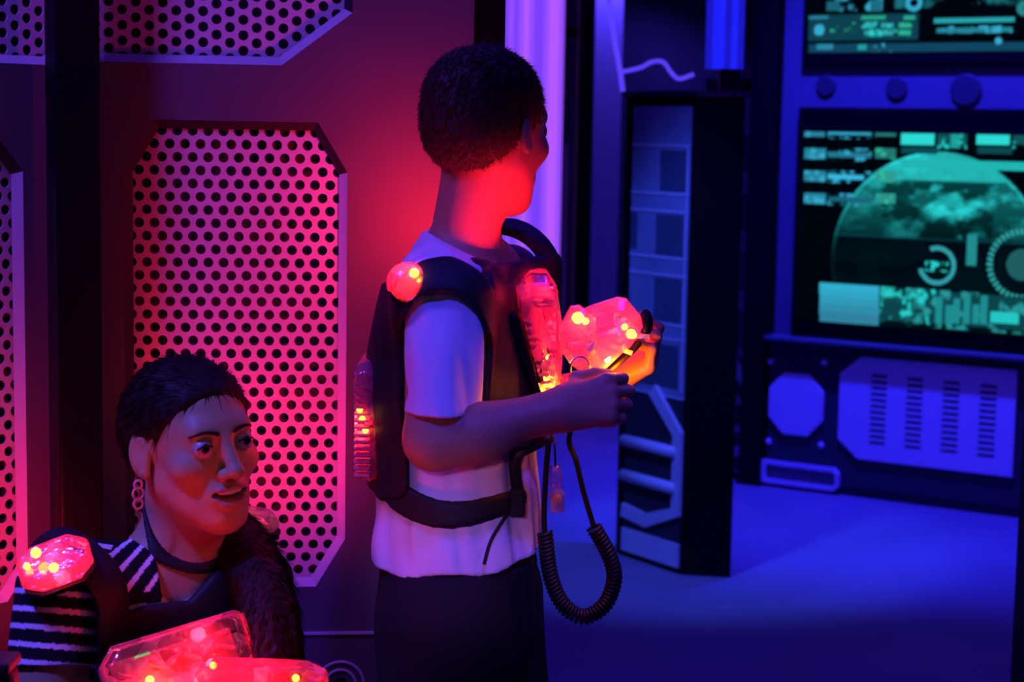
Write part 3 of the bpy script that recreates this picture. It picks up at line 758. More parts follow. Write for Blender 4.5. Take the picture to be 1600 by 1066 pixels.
def hand(S, W, d, n, s=1.0, curl=(.5, .7, .5), side=1, thumb=(.5, .4), spread=.0, k=.008):
    """palm from wrist W along d, n = way the fingers curl, side=+1 thumb towards d x n"""
    d = unit(d); n = unit(np.asarray(n, float) - d * np.dot(n, d)); b = np.cross(d, n) * side
    S.add(f_squash(f_cap(W, W + d * .03 * s, .019 * s, .026 * s), W, n, .6), k=.02)
    kn = []
    for off, ln in ((.030, .082), (.010, .086), (-.010, .082), (-.028, .074)):
        a = W + d * .012 * s + b * off * .55 * s; e = W + d * ln * s + b * off * s
        S.cap(a, e, .0125 * s, .0100 * s, .014); kn.append(e)
    for i, (q, fl) in enumerate(zip(kn, (.92, 1.02, .95, .76))):
        th = 0; p = q; dd = unit(d + b * spread * (1.5 - i))
        for j, (L, r0, r1) in enumerate(((.042, .0090, .0082), (.026, .0082, .0075), (.022, .0075, .0062))):
            th += curl[j] * (1 + .08 * i); v = dd * math.cos(th) + n * math.sin(th)
            e = p + v * L * fl * s; S.cap(p, e, r0 * s, r1 * s, .004); p = e
    a = W + d * .018 * s + b * .018 * s + n * .006 * s; e = a + (d * .55 + b * .65 + n * thumb[0]) * .042 * s
    S.cap(a, e, .0135 * s, .0105 * s, .012)
    v = unit(d * .95 + b * (.35 - thumb[1]) + n * thumb[1]); e2 = e + v * .032 * s; S.cap(e, e2, .0100 * s, .0090 * s, .004)
    v = unit(v + n * .35 * thumb[1] - b * .2); S.cap(e2, e2 + v * .024 * s, .0090 * s, .0072 * s, .003)

# ================================================================ the boy
X = A(1, 0, 0); Z = A(0, 0, 1)
bf = unit(A(1, -.15, 0))                      # way the chest faces
hb_ = PY(763, 205, 2.33)
hyaw = math.radians(54)
HB = Frame(hb_, (math.cos(hyaw), math.sin(hyaw), -.06), Z, .885)
shR, shL = PY(690, 474, 2.19), PY(795, 432, 2.45)
elR, wrR = PY(678, 688, 2.14), PY(870, 642, 2.15)
elL, wrL = PY(800, 640, 2.46), PY(946, 600, 2.31)
boy = empty('person', (float(hb_[0]) - .03, 2.33, 0), 'person standing in white t-shirt with short hair, seen from behind, holding a glowing gun', 'person')
S = Sdf(HB); head(S, child=True); S.fr = None
neck0 = PY(722, 395, 2.335)
S.cap(neck0, HB.w((0, -.022, -.045)), .044, .041, .03)
S.cap(PY(700, 440, 2.31), PY(770, 425, 2.38), .04, None, .04)
S.ell(PY(708, 570, 2.325), (.074, .100, .145), .04)
S.ell(PY(714, 750, 2.33), (.068, .086, .12), .04)
pel = PY(715, 885, 2.33); S.ell(pel + A(0, 0, -.03), (.076, .098, .08), .04)
for a, b in ((shR, elR), (shL, elL)): S.cap(a, b, .043, .0345, .03)
for a, b, d in ((elR, wrR, 0), (elL, wrL, 0)): S.cap(a, b, .0345, .0225, .012)
S.ell(elR * .72 + wrR * .28 + A(0, 0, -.004), (.05, .032, .033), .02)
hipR, hipL = A(-.086, 2.265, .70), A(-.030, 2.41, .70)
knR, knL = A(-.084, 2.24, .385), A(.005, 2.42, .385)
anR, anL = A(-.10, 2.25, .075), A(.005, 2.44, .075)
for h_, k_, n_ in ((hipR, knR, anR), (hipL, knL, anL)):
    S.cap(h_, k_, .068, .048, .04); S.cap(k_, n_, .046, .032, .02); S.cap(n_ + A(-.02, 0, -.03), n_ + A(.11, -.01, -.04), .030, .024, .03)
# right hand round the grip, left hand under the barrel
hand(S, wrR, (.97, .10, .22), (.25, .88, -.22), .80, (.75, 1.1, .7), side=1, thumb=(.35, .3))
hand(S, wrL, (.80, -.10, .52), (-.55, -.35, .80), .82, (.75, 1.0, .7), side=-1, thumb=(.45, .4))
SKB = (.50, .26, .13)
body_b = S.build('body', SKIN, boy, (-.35, 1.98, 0), (.35, 2.66, 1.48), .0028, face_color(HB, SKB))
for s in (-1, 1):
    c = HB.w((s * .0315, .0785, .0055)); m = MB().ball(c, .0118 * HB.s, None, 20, 14)
    fastmesh('eye', m.V, [f for f in m.F if len(f) == 4], EYEM, boy, eye_color(c, HB.R[:, 1], None)(np.array(m.V)))
# hair
def cranium(S, o):
    S.ell((0, -.016, .038), (.073 + o, .094 + o, .077 + o)); S.ell((0, -.045, -.005), (.058 + o, .058 + o, .058), .03)
H = Sdf(HB); cranium(H, .0035)
H.add(f_plane((0, .030, -.004), (0, .55, -.83)), .012, '&')
for s in (-1, 1): H.ell((s * .082, -.004, -.018), (.020, .022, .036), .006, '-')
H.add(lambda p: wob(p * A(1, 1, .45), 330, 3, .0016) + wob(p * A(1, 1, .5), 700, 4, .0013), 0, 'd')
hob = H.build('hair', HAIRB, boy, hb_ - .16, hb_ + .16, .0017)
def strands(ob, m, parent, n, L, lay, seed, rnd=.35, lift=.55):
    me = ob.data; nv = len(me.vertices); V_ = np.empty(nv * 3); me.vertices.foreach_get('co', V_); V_ = V_.reshape(-1, 3)
    N_ = np.empty(nv * 3); me.vertex_normals.foreach_get('vector', N_); N_ = N_.reshape(-1, 3)
    r = np.random.RandomState(seed); i = r.choice(nv, n); P0 = V_[i]; Nn = N_[i]
    d = lay(P0); d = d - Nn * (d * Nn).sum(1)[:, None]; d /= np.maximum(np.linalg.norm(d, axis=1), 1e-6)[:, None]
    d = d + rnd * r.randn(n, 3) + Nn * lift; d /= np.linalg.norm(d, axis=1)[:, None]
    sd = np.cross(d, Nn); sd /= np.maximum(np.linalg.norm(sd, axis=1), 1e-6)[:, None]
    w = .0007; l = L * (.6 + .8 * r.rand(n))[:, None]; o_ = P0 - Nn * .001
    pts = np.stack([o_ + sd * w, o_ - sd * w, o_ + Nn * w * 1.5, o_ + d * l], 1).reshape(-1, 3); b_ = np.arange(n)[:, None] * 4
    T_ = np.concatenate([b_ + np.array(t) for t in ((0, 1, 3), (1, 2, 3), (2, 0, 3))])
    o2 = fastmesh('hair_strands', pts, T_, m, parent); tag(o2, kind='stuff'); return o2
strands(hob, HAIRB, boy, 18000, .0080, lambda P0: np.tile(A(.2, .1, -1.0), (len(P0), 1)) + (P0 - HB.w((0, -.05, .12))) * A(6, 6, 0), 7)
# t-shirt (one solid field, used again to hang the vest on it)
hemc = PY(711, 884, 2.33)
def shirt_field(cut=True):
    T = Sdf()
    T.ell(PY(708, 560, 2.325), (.092, .126, .150))
    T.add(f_squash(f_cap(PY(714, 640, 2.33), hemc + A(.002, 0, -.03), .093, .112), hemc, A(0, 1, 0), 1.18), .05)
    T.cap(PY(694, 452, 2.24), PY(790, 425, 2.43), .046, .050, .04)
    T.cap(shR + A(.003, 0, .004), shR * .1 + elR * .9 + A(.006, 0, 0), .048, .0455, .03)
    T.cap(shL + A(0, 0, .006), shL * .2 + elL * .8, .054, .058, .03)
    T.cap(PY(712, 440, 2.32), PY(722, 378, 2.335), .066, .054, .03)
    return T
T = shirt_field()
SHIRT = shirt_field()
T.add(lambda p: wob(p * A(1, 1, .30), 60, 8, .0085) + wob(p, 30, 9, .0045) + wob(p @ np.array([[.7, 0, .7], [0, 1, 0], [-.3, 0, .3]]), 90, 12, .0022), 0, 'd')
h1, h2, h3 = PY(715, 905, 2.20), PY(577, 868, 2.33), PY(845, 852, 2.33); hn = np.cross(h2 - h1, h3 - h1); hn = hn * -np.sign(hn[2])
T.add(lambda p: f_plane(h1, hn)(p) + .003 * np.sin(p[:, 0] * 60), .002, '&')
cp = PY(722, 383, 2.335); T.add(f_plane(cp, (.46, -.05, 1)), .002, '&')
se = shR * .23 + elR * .77 + A(0, 0, -.004)
T.add(lambda p: np.maximum((p - se) @ A(0, 0, 1.0), f_cap(se + A(.004, 0, .0), elR + A(.004, 0, -.05), .060)(p)), .0, '-')
T.add(lambda p: np.maximum((p - (shL * .45 + elL * .55)) @ unit(shL - elL), f_cap(shL * .45 + elL * .55, elL, .075)(p)), 0, '-')
T.add(f_cap(PY(722, 352, 2.335), PY(720, 410, 2.335), .050, .044), .004, '-')
tee = T.build('t_shirt', TEE, boy, (-.30, 2.0, .70), (.2, 2.62, 1.32), .0032)
P_ = Sdf()
P_.add(f_squash(f_cap(pel + A(0, 0, -.06), pel + A(0, 0, .10), .103, .101), pel, A(0, 1, 0), 1.14))
for h_, k_, n_ in ((hipR, knR, anR), (hipL, knL, anL)):
    P_.cap(h_, k_, .079, .072, .04); P_.cap(k_, n_ + A(0, 0, .0), .074, .064, .03)
P_.add(lambda p: wob(p * A(1, 1, .5), 30, 14, .006), 0, 'd')
P_.add(f_plane((0, 0, .045), (0, 0, -1)), 0, '&'); P_.add(f_plane((0, 0, .775), (0, 0, 1)), 0, '&')
P_.build('trousers', TROUS, boy, (-.32, 2.05, 0), (.25, 2.62, .85), .005)
for n_ in (anR, anL):
    Q = Sdf(); Q.ell(n_ + A(-.02, 0, -.028), (.05, .040, .045)); Q.cap(n_ + A(.0, 0, -.036), n_ + A(.115, -.01, -.046), .040, .032, .03); Q.add(f_plane((0, 0, .0), (0, 0, -1)), 0, '&')
    Q.build('shoe', SHOE, boy, n_ + A(-.12, -.08, -.08), n_ + A(.20, .08, .08), .005)

# ---- the boy's light vest
def on_cloth(field, off, th, region, disp=None):
    V = Sdf(); V.add(lambda p: abs(field(p) - off) - th); V.add(region, .006, '&'); return V
vest = empty('light_vest', (boy.location.x, 2.33, .0), 'black vest with glowing red clear packs worn over white t-shirt', 'vest')
Yn = 2.185
bpy_ = [proj(u, v, SHIRT, .008) for u, v in ((604, 530), (618, 490), (640, 456), (668, 434), (700, 428), (735, 446), (764, 490), (788, 550), (810, 610), (832, 665))]
reg = f_line(bpy_, .030, .024)
backbox = f_box(PY(596, 600, 2.325), (.042, .125, .130), .02)
front = f_box(PY(835, 545, 2.335), (.078, .16, .115), .03)
lower_back = f_line([PY(590, 700, 2.26), PY(592, 742, 2.25)], .034)
farstrap = f_line(smooth_path([PY(745, 400, 2.42), PY(785, 372, 2.42), PY(820, 385, 2.42), PY(850, 425, 2.42), PY(862, 480, 2.40)], 3), .030)
yoke = f_line([PY(700, 424, 2.22), PY(745, 436, 2.24), PY(800, 452, 2.33)], .026)
region = lambda p: np.minimum.reduce([reg(p), backbox(p), front(p), lower_back(p), farstrap(p), yoke(p)])
lo_, hi_ = A(-.30, 2.05, .74), A(.16, 2.62, 1.34)
V = on_cloth(SHIRT, .008, .0065, region)
V.add(f_squash(f_cap(PY(692, 512, 2.15), elR + A(.008, 0, 0), .046, .058), PY(692, 512, 2.15), A(0, 1, 0), 1.5), .004, '-')
V.build('harness', VEST, vest, lo_, hi_, .0030)
belt = f_line([proj(u, v, SHIRT, .006) for u, v in ((593, 728), (603, 752), (622, 775), (650, 792), (678, 802), (706, 805), (735, 802), (765, 794), (790, 786), (812, 778))], .022, .013)
V = on_cloth(SHIRT, .007, .0042, belt); V.build('belt', VEST, vest, lo_, hi_, .003)
m = MB(); m.obox(proj(808, 786, SHIRT, .012), [X, A(0, 1, 0), Z], (.010, .006, .017)); m.build('buckle', VEST, vest, bevel=.003)
m = MB().tube(resample(smooth_path([proj(u, v, SHIRT, .008) for u, v in ((810, 775), (806, 745), (806, 714), (826, 700))] + [PY(858, 684, 2.24)]), 24), .0075, 8); m.build('side_strap', VEST, vest, smooth=True)
m = MB().tube(smooth_path([proj(u, v, SHIRT, .004) for u, v in ((800, 792), (778, 825), (765, 850), (756, 882))]), .0020, 8); m.build('loose_cord', VEST, vest, smooth=True)

def led(root, c, r, mcore=None, name='led'):
    return MB().ball(c, r, None, 14, 8).build(name, mcore or LEDY, root, smooth=True)
def glow(name, c, P, r=.012, col=(1.0, .012, .03)): return lamp_(name, 'POINT', tuple(c), col, P, r)
def lamp_(name, kind, loc, col, power, size=.1, aim=None, spot=60, blend=.4):
    L = bpy.data.lights.new(name, kind); L.color = col; L.energy = power
    if kind == 'AREA': L.size = size
    else: L.shadow_soft_size = size
    if kind == 'SPOT': L.spot_size = math.radians(spot); L.spot_blend = blend
    o = bpy.data.objects.new(name, L); COL.objects.link(o); o.location = loc
    if aim is not None: o.rotation_euler = (Vector(aim) - Vector(loc)).to_track_quat('-Z', 'Y').to_euler()
    return o
# front pack: clear shell on a black plate
def profile_pack(root, prof, Y0, Y1, ch, plate, mshell, nm='pack_shell'):
    P = [PY(u, v, Y0) for u, v in prof]; sh_ = MB().prism(P, (0, Y1 - Y0, 0), ch, .84).build(nm, mshell, root, bevel=.0015)
    if plate: MB().prism([PY(u, v, Y0 + .004) for u, v in plate], (0, Y1 - Y0 - .008, 0), .008, .9).build('back_plate', BLACK, root, bevel=.002)
    return sh_
fp = profile_pack(vest, [(810, 488), (806, 452), (828, 432), (856, 433), (872, 458), (880, 515), (879, 572), (872, 640), (853, 632), (838, 590)], 2.225, 2.38, .02,
             [(794, 486), (809, 488), (838, 590), (853, 634), (843, 632), (818, 575)], CLEAR)
inn_ = MB()
for k in range(9):
    c = PY(826 + k * 3.4, 500 + k * 12, 2.243); inn_.obox(c, [unit(A(1, 0, .2 * (k % 3 - 1))), A(0, 1, 0), Z], (.0065, .010, .0018))
for k in range(5): inn_.obox(PY(846, 446 + k * 8, 2.26), [X, A(0, 1, 0), Z], (.014, .03, .0012))
inn_.build('ribs', INNER, fp)
MB().obox(PY(853, 535, 2.31), [unit(A(.28, 0, -1)), A(0, 1, 0), unit(A(1, 0, .28))], (.052, .045, .004)).build('circuit_board', INNER, fp)
dkb = MB()
for u, v, w_, h_ in ((829, 515, .004, .016), (834, 545, .004, .014), (842, 580, .004, .014), (858, 470, .008, .004), (862, 548, .006, .003)): dkb.obox(PY(u, v, 2.240), [X, A(0, 1, 0), unit(A(-.2, 0, 1))], (w_, .006, h_))
dkb.build('dark_chips', BLACK, fp)
for u, v, y, r in ((853, 598, 2.240, .0065), (847, 611, 2.242, .0045), (859, 585, 2.245, .004), (857, 559, 2.25, .0035), (848, 588, 2.243, .003), (862, 603, 2.243, .003)): led(fp, PY(u, v, y), r)
gl_ = MB(); rg = np.random.RandomState(2)
for k in range(26):
    q = PY(852 + rg.randn() * 9, 588 + rg.randn() * 17, 2.234 + rg.rand() * .01); ax_ = unit(rg.randn(3)); ay_ = unit(np.cross(ax_, rg.randn(3))); gl_.obox(q, [ax_, ay_, np.cross(ax_, ay_)], (.0045, .0025, .0006))
gl_.build('reflector_facets', mat('foil', (.9, .8, .7), .2, .6), fp)
glow('led_front_pack', PY(862, 545, 2.28), .9, .012); glow('led_front_pack_top', PY(848, 452, 2.31), .55, .01); glow('led_front_pack_low', PY(853, 600, 2.258), .30, .006, (1, .16, .02))
# back pack
kp = profile_pack(vest, [(552, 600), (556, 572), (572, 566), (586, 572), (590, 750), (574, 757), (560, 752), (553, 690)], 2.25, 2.40, .015, None, CLEAR)
rb = MB()
for k in range(16): rb.obox(PY(566, 583 + k * 10.5, 2.262), [X, A(0, 1, 0), Z], (.0095, .010, .0014))
rb.build('ribs', INNER, kp)
for u, v in ((566, 655), (571, 672), (562, 640)): led(kp, PY(u, v, 2.256), .004)
glow('led_back_pack', PY(560, 660, 2.30), .7)
# shoulder light
c = proj(637, 440, SHIRT, .012); c = c + A(0, 0, .002); sd_ = MB().ball(c + A(0, 0, -.004), (.025, .024, .025), None, 24, 12).build('shoulder_dome', CLEAR, vest, smooth=True)
MB().prism([PY(u, v, c[1] - .012) for u, v in ((612, 470), (606, 455), (625, 460), (660, 448), (680, 432), (684, 440), (655, 462), (628, 478))], (0, .03, 0), .003, .95).build('light_base', BLACK, vest)
led(sd_, PY(647, 427, c[1] - .012), .0058); led(sd_, PY(655, 439, c[1] - .012), .003); glow('led_shoulder', c + A(-.004, .0, .008), .30, .008)
c2 = PY(742, 388, 2.53); sd2 = MB().ball(c2, (.025, .024, .025), None, 24, 12).build('shoulder_dome', CLEAR, vest, smooth=True)
led(sd2, c2, .006); lamp_('led_far_shoulder', 'SPOT', tuple(PY(706, 364, 2.575)), (1, .012, .03), 4.6, .01, tuple(PY(640, 310, 2.74)), 150, 1.0)
lamp_('neck_fill_spot', 'SPOT', tuple(PY(893, 478, 2.195)), (1, .012, .04), 4.0, .008, tuple(PY(762, 330, 2.29)), 55, .8)  # added red spot just outside the gun shell, aimed to redden the neck

# ---- the boy's gun
gun = empty('phaser_gun', PY(940, 560, 2.25), 'clear pink glowing toy gun held in both hands by the person in white', 'gun')
GA, GB = 2.205, 2.272
MB().prism([PY(u, v, GA) for u, v in ((872, 525), (893, 484), (907, 482), (916, 488), (925, 560), (930, 588), (912, 588), (893, 574), (880, 556))], (0, GB - GA, 0), .020, .62).build('rear_housing', CLEAR3, gun)
MB().prism([PY(u, v, GA + .006) for u, v in ((914, 486), (935, 478), (968, 468), (981, 470), (1003, 497), (1006, 514), (996, 534), (951, 577), (932, 588), (920, 560))], (0, GB - GA - .01, 0), .020, .66).build('barrel_housing', CLEAR3, gun)
MB().obox(PY(930, 536, 2.24), [unit(A(.9, 0, .2)), A(0, 1, 0), unit(A(-.2, 0, .9))], (.018, .012, .006)).build('circuit_board', mat('grey_circuit', (.35, .3, .4), .5), gun)
MB().prism([PY(u, v, 2.222) for u, v in ((905, 583), (932, 588), (926, 650), (898, 645))], (0, .03, 0), .006, .85).build('grip', CLEAR, gun, bevel=.002)
gc = PY(906, 576, 2.20)
MB().tube([gc + A(.0115 * math.cos(t), .003 * math.cos(t), .0145 * math.sin(t)) for t in np.linspace(0, 2 * math.pi, 30)[:-1]], .0011, 8, True).build('trigger_ring', CHROME, gun, smooth=True)
MB().prism([PY(u, v, 2.235) for u, v in ((950, 579), (990, 545), (1000, 532), (1004, 538), (994, 550), (954, 585))], (0, .04, 0), .003, .95).build('lower_rail', BLACK, gun, bevel=.002)
MB().ball(PY(1009, 505, 2.25), (.009, .017, .017), None, 20, 12).build('muzzle', BLACK, gun, smooth=True)
for u, v, r in ((903, 497, .0072), (915, 502, .0042), (986, 522, .006), (976, 511, .004), (990, 524, .004)): led(gun, PY(u, v, 2.213), r)
ig = MB()
for k in range(14):
    q = PY(885 + 120 * rg.rand(), 505 + 50 * rg.rand(), 2.222 + .03 * rg.rand()); ax_ = unit(A(.9, rg.randn() * .3, .25 + rg.randn() * .5)); ay_ = unit(np.cross(ax_, A(0, 1, .2)))
    ig.obox(q, [ax_, ay_, np.cross(ax_, ay_)], (.012 * rg.rand() + .003, .003, .006 * rg.rand()))
ig.build('inner_fittings', mat('grey_fittings', (.45, .35, .5), .35), gun)
glow('led_gun_rear', PY(905, 520, 2.24), .16, .01); glow('led_gun_barrel', PY(975, 515, 2.242), .13, .01, (1, .02, .14)); glow('led_gun_under', PY(960, 576, 2.225), .8, .006, (1, .20, .01))
# cable
cab_ = empty('coiled_cable', PY(870, 690, 2.25), 'black coiled cable looping from the vest to the gun', 'cable')
yb = 2.27
MB().tube(smooth_path([PY(858, 684, yb), PY(853, 740, yb), PY(850, 800, yb), PY(851, 832, yb)]), .0036, 8).build('straight_lead', CABLE, cab_, smooth=True)
lp = smooth_path([PY(851, 832, yb), PY(860, 900, yb), PY(880, 945, yb), PY(912, 964, yb), PY(945, 945, yb), PY(960, 905, yb), PY(952, 868, yb), PY(928, 824, yb)], 10)
MB().tube(coil(lp, .0082, 52, 9), .0026, 6).build('coil', CABLE, cab_, smooth=True)
MB().tube(smooth_path([PY(928, 824, yb), PY(912, 770, yb), PY(900, 720, yb), PY(889, 686, yb), PY(905, 640, 2.245)]), .0034, 8).build('straight_lead', CABLE, cab_, smooth=True)
plug = empty('clear_connector', PY(870, 740, 2.25), 'small clear plastic plug hanging on a thin cord in front of the white shirt', 'connector')
yp = 2.24
MB().tube([PY(866, 684, yp), PY(868, 730, yp)], .0016, 6).build('cord', CABLE, plug, smooth=True)
def lathe(c0, c1, prof, seg=16):
    m = MB(); pts = [c0 + (c1 - c0) * t for t, r in prof]; m.tube(pts, [r for t, r in prof], seg); return m
lathe(PY(867, 727, yp), PY(871, 800, yp), [(0, .004), (.02, .0075), (.2, .0075), (.24, .009), (.30, .009), (.33, .0075), (.55, .0075), (.6, .0105), (.68, .0105), (.72, .009), (.96, .0095), (1, .008)]).build('plug_body', CLEAR2, plug, smooth=True)
MB().ball(PY(870, 782, yp), (.0065, .0065, .008)).build('plug_core', mat('white_pin', (.8, .75, .85), .4), plug, smooth=True)

# ================================================================ the woman
hw = PY(303, 693, 2.25)
wy = math.radians(-51)                         # face: screen right and towards the camera
HW = Frame(hw, (math.cos(wy), math.sin(wy), .06), unit(A(-.07, -.05, 1)), .91)
bw = unit(A(.62, -.78, 0)); rw_ = A(bw[1], -bw[0], 0)          # chest direction, her right
sR_, sL_ = PY(95, 925, 2.16), PY(372, 945, 2.37)
ch = PY(265, 1010, 2.27)
plv = A(-.43, 2.40, .30)
wom = empty('person', (-.34, 2.40, 0), 'person with long dark hair, striped top and choker, kneeling at left, looking right', 'person')
S = Sdf(HW); head(S, mouth=True); S.fr = None
nb_ = PY(282, 905, 2.30)
S.cap(nb_, HW.w((0, -.030, -.050)), .054, .050, .03)
S.cap(sR_ * .75 + nb_ * .25, nb_, .045, .05, .05); S.cap(sL_ * .75 + nb_ * .25, nb_, .045, .05, .05)
S.ell(PY(270, 1010, 2.32), (.115, .095, .12), .06)
S.cap(PY(265, 1060, 2.33), plv + A(0, 0, .10), .105, .11, .06)
S.ell(plv, (.16, .14, .12), .05)
weR, wwR = A(sR_[0] - .015, 2.09, .53), A(-.35, 1.96, .585)
weL, wwL = A(sL_[0] + .03, 2.26, .52), A(-.255, 2.02, .585)
for a, b, c in ((sR_, weR, wwR), (sL_, weL, wwL)): S.cap(a, b, .048, .040, .03); S.cap(b, c, .040, .026, .015)
f0 = A(.06, -.998, 0); rw2 = A(-1, -.06, 0)
for sgn in (1, -1):
    hp = plv + rw2 * .085 * sgn; kn_ = hp + f0 * .38 + rw2 * .03 * sgn; kn_[2] = .075; an_ = hp - f0 * .06 + rw2 * .01 * sgn; an_[2] = .06
    hp[2] = .26; S.cap(hp, kn_, .085, .062, .04); S.cap(kn_, an_, .058, .04, .03); S.cap(an_, an_ - f0 * .16 + A(0, 0, -.02), .036, .026, .03)
hand(S, wwR, (.85, -.1, .1), (.2, .3, .9), .95, (.7, .9, .6), side=-1)
hand(S, wwL, (.5, -.75, .1), (-.3, .1, .9), .95, (.6, .9, .6), side=1)
WB = S
S.build('body', SKIN, wom, (-.75, 1.75, 0), (.05, 2.80, 1.14), .0023, face_color(HW, (.44, .35, .16), lip=(.46, .20, .13), brows=False))
for s in (-1, 1):
    c = HW.w((s * .0315, .0785, .0055)); m = MB().ball(c, .0119, None, 24, 16)
    fastmesh('eye', m.V, [f for f in m.F if len(f) == 4], EYEM, wom, eye_color(c, HW.R @ unit(A(.12, 1, .05)), None)(np.array(m.V)))
Q = Sdf(HW); Q.ell((0, .0840, -.0562), (.0190, .0068, .0056)); Q.build('teeth', TEETH, wom, hw - .14, hw + .14, .0012)
# hair
H = Sdf(HW); H.ell((0, -.018, .038), (.0790, .1010, .0815)); H.ell((0, -.075, .0), (.060, .045, .065), .04)
H.add(f_plane((0, .050, .042), (0, .78, -.62)), .010, '&')
for s in (-1, 1): H.ell((s * .085, .012, -.012), (.022, .028, .042), .008, '-')
H.add(lambda p: wob(p, 120, 33, .0012), 0, 'd')
H.fr = None
np0 = HW.w((0, -.105, -.02))
tailp = smooth_path([np0, HW.w((-.03, -.115, -.10)), PY(350, 830, 2.37), PY(390, 875, 2.27), PY(415, 950, 2.17), PY(422, 1040, 2.12), PY(418, 1150, 2.09)], 4)
for i in range(len(tailp) - 1):
    t = i / len(tailp); r = .021 + .005 * math.sin(min(1, t * 1.5) * math.pi * .5)
    H.cap(tailp[i], tailp[i + 1], r, r, .03)
def strand(p): return (wob(p * A(1, 1, .06), 260, 61, .0024) + wob(p * A(1, 1, .05), 600, 62, .0009)) * np.clip((1.0 - p[:, 2]) * 8, .12, 1)
H.add(strand, 0, 'd')
hw_ob = H.build('hair', HAIRM, wom, (-.62, 1.95, .45), (.02, 2.62, 1.16), .0024)
def lay_w(P0):
    d = np0 - P0; low = P0[:, 2] < np0[2] - .03; d[low] = A(.05, -.12, -1); return d
strands(hw_ob, HAIRM, wom, 16000, .026, lay_w, 9, .04, .02)
# choker and earring
k1, k2, k3 = proj(237, 836, WB), proj(268, 874, WB), proj(326, 884, WB); kn_ = np.cross(k2 - k1, k3 - k1); cc_ = k2
K_ = Sdf(); K_.add(lambda p: abs(WB(p) - .0012) - .0022); K_.add(lambda p: abs((p - k2) @ unit(kn_)) - .0026, .001, '&')
K_.build('choker', VEST, wom, cc_ + A(-.09, -.06, -.07), cc_ + A(.14, .16, .10), .0018)
HEADW = Sdf(HW); head(HEADW, mouth=True)
for s in (-1, 1):
    E = Sdf(HW)
    E.add(lambda p: abs(HEADW(p)) - .0013, raw=True)
    def hp_(x, z):
        y = .14
        for _ in range(60): y -= .6 * max(float(HEADW(HW.w((x, y, z))[None])[0]) / HW.s, 0)
        return (x, y, z)
    E.add(f_line([hp_(s * x, z) for x, z in ((.013, .0225), (.019, .0245), (.026, .0262), (.033, .0268), (.040, .0255), (.047, .0220))], .0031, .0016), .0005, '&')
    E.build('eyebrow', HAIRM, wom, HW.w((s * .032, .075, .025)) - .034, HW.w((s * .032, .075, .025)) + .034, .0011)
    arc_ = [HW.w((s * (.0315 + .0112 * math.cos(t)), .0785 + math.sqrt(max(.0136 ** 2 - (.0112 * math.cos(t)) ** 2 - (.0046 * math.sin(t)) ** 2, 2.5e-5)), .0052 + .0046 * math.sin(t))) for t in np.linspace(.1, math.pi - .1, 12)]
    MB().tube(arc_, .0010, 6).build('eyelashes', HAIRM, wom, smooth=True)
er = PY(216, 770, 2.20); m = MB()
for dz, rr in ((.010, .005), (-.001, .007), (-.014, .006)):
    m.tube([er + A(rr * math.cos(t) * .8, rr * .5 * math.cos(t), dz + rr * math.sin(t)) for t in np.linspace(0, 2 * math.pi, 20)[:-1]], .0018, 6, True)
m.build('earring', mat('pink_earring', (.6, .35, .38), .3), wom, smooth=True)
# striped top
def top_field():
    T = Sdf()
    T.cap(sR_ * .8 + nb_ * .2, nb_ + A(0, 0, -.015), .056, .066, .05); T.cap(sL_ * .8 + nb_ * .2, nb_ + A(0, 0, -.015), .056, .066, .05)
    T.ell(PY(268, 1010, 2.31), (.126, .108, .13), .06)
    T.cap(PY(265, 1060, 2.33), plv + A(0, 0, .06), .118, .13, .06)
    T.cap(sR_, sR_ * .2 + weR * .8, .054, .047, .04); T.cap(sL_, sL_ * .3 + weL * .7, .060, .060, .04)
    return T
TOP = top_field(); T = top_field()
T.add(lambda p: wob(p, 40, 44, .003), 0, 'd')
csl = PY(68, 1042, 2.13); sdir = unit(weR - sR_)
T.add(lambda p: np.maximum((csl - p) @ unit(sdir + A(.12, 0, .0)), f_cap(csl, weR, .085)(p)), 0, '-')
T.add(lambda p: np.maximum((p - (sL_ * .35 + weL * .65)) @ (sL_ - weL), f_cap(sL_ * .35 + weL * .65, weL, .08)(p)), 0, '-')
T.add(f_cap(PY(278, 800, 2.27), nb_ + A(.0, -.01, -.005), .060, .054), .004, '-')
vn = f_cap(proj(292, 890, TOP), proj(264, 944, TOP), .044, .010); T.add(vn, .006, '-')
T.add(f_plane((0, 0, .22), (0, 0, -1)), 0, '&')
def stripes(V):
    c = np.tile((.012, .012, .016), (len(V), 1))
    sl = (V - sR_) @ sdir; t = V @ unit(A(.10, -.10, 1)); q = np.where((V[:, 0] < sR_[0] + .055), sl / .0205, t / .0195)
    sh = V @ unit(A(.9, -.1, -.45)); q = np.where((V[:, 2] > nb_[2] + .012) & (V[:, 0] > sR_[0] + .055), sh / .0185, q)
    c[(q % 1) < .30] = (.88, .88, .92); return c
T.build('striped_top', STRIPE, wom, (-.75, 1.95, .2), (.05, 2.65, 1.0), .0019, stripes)
P_ = Sdf(); P_.ell(plv, (.175, .155, .13))
for sgn in (1, -1):
    hp = plv + rw2 * .085 * sgn; kn_ = hp + f0 * .38 + rw2 * .03 * sgn; kn_[2] = .080; an_ = hp - f0 * .06 + rw2 * .01 * sgn; an_[2] = .065; hp[2] = .26
    P_.cap(hp, kn_, .097, .074, .05); P_.cap(kn_, an_, .068, .052, .03)
P_.add(f_plane((0, 0, .004), (0, 0, -1)), 0, '&')
P_.build('trousers', TROUS, wom, (-.8, 1.75, 0), (.2, 2.85, .5), .006)
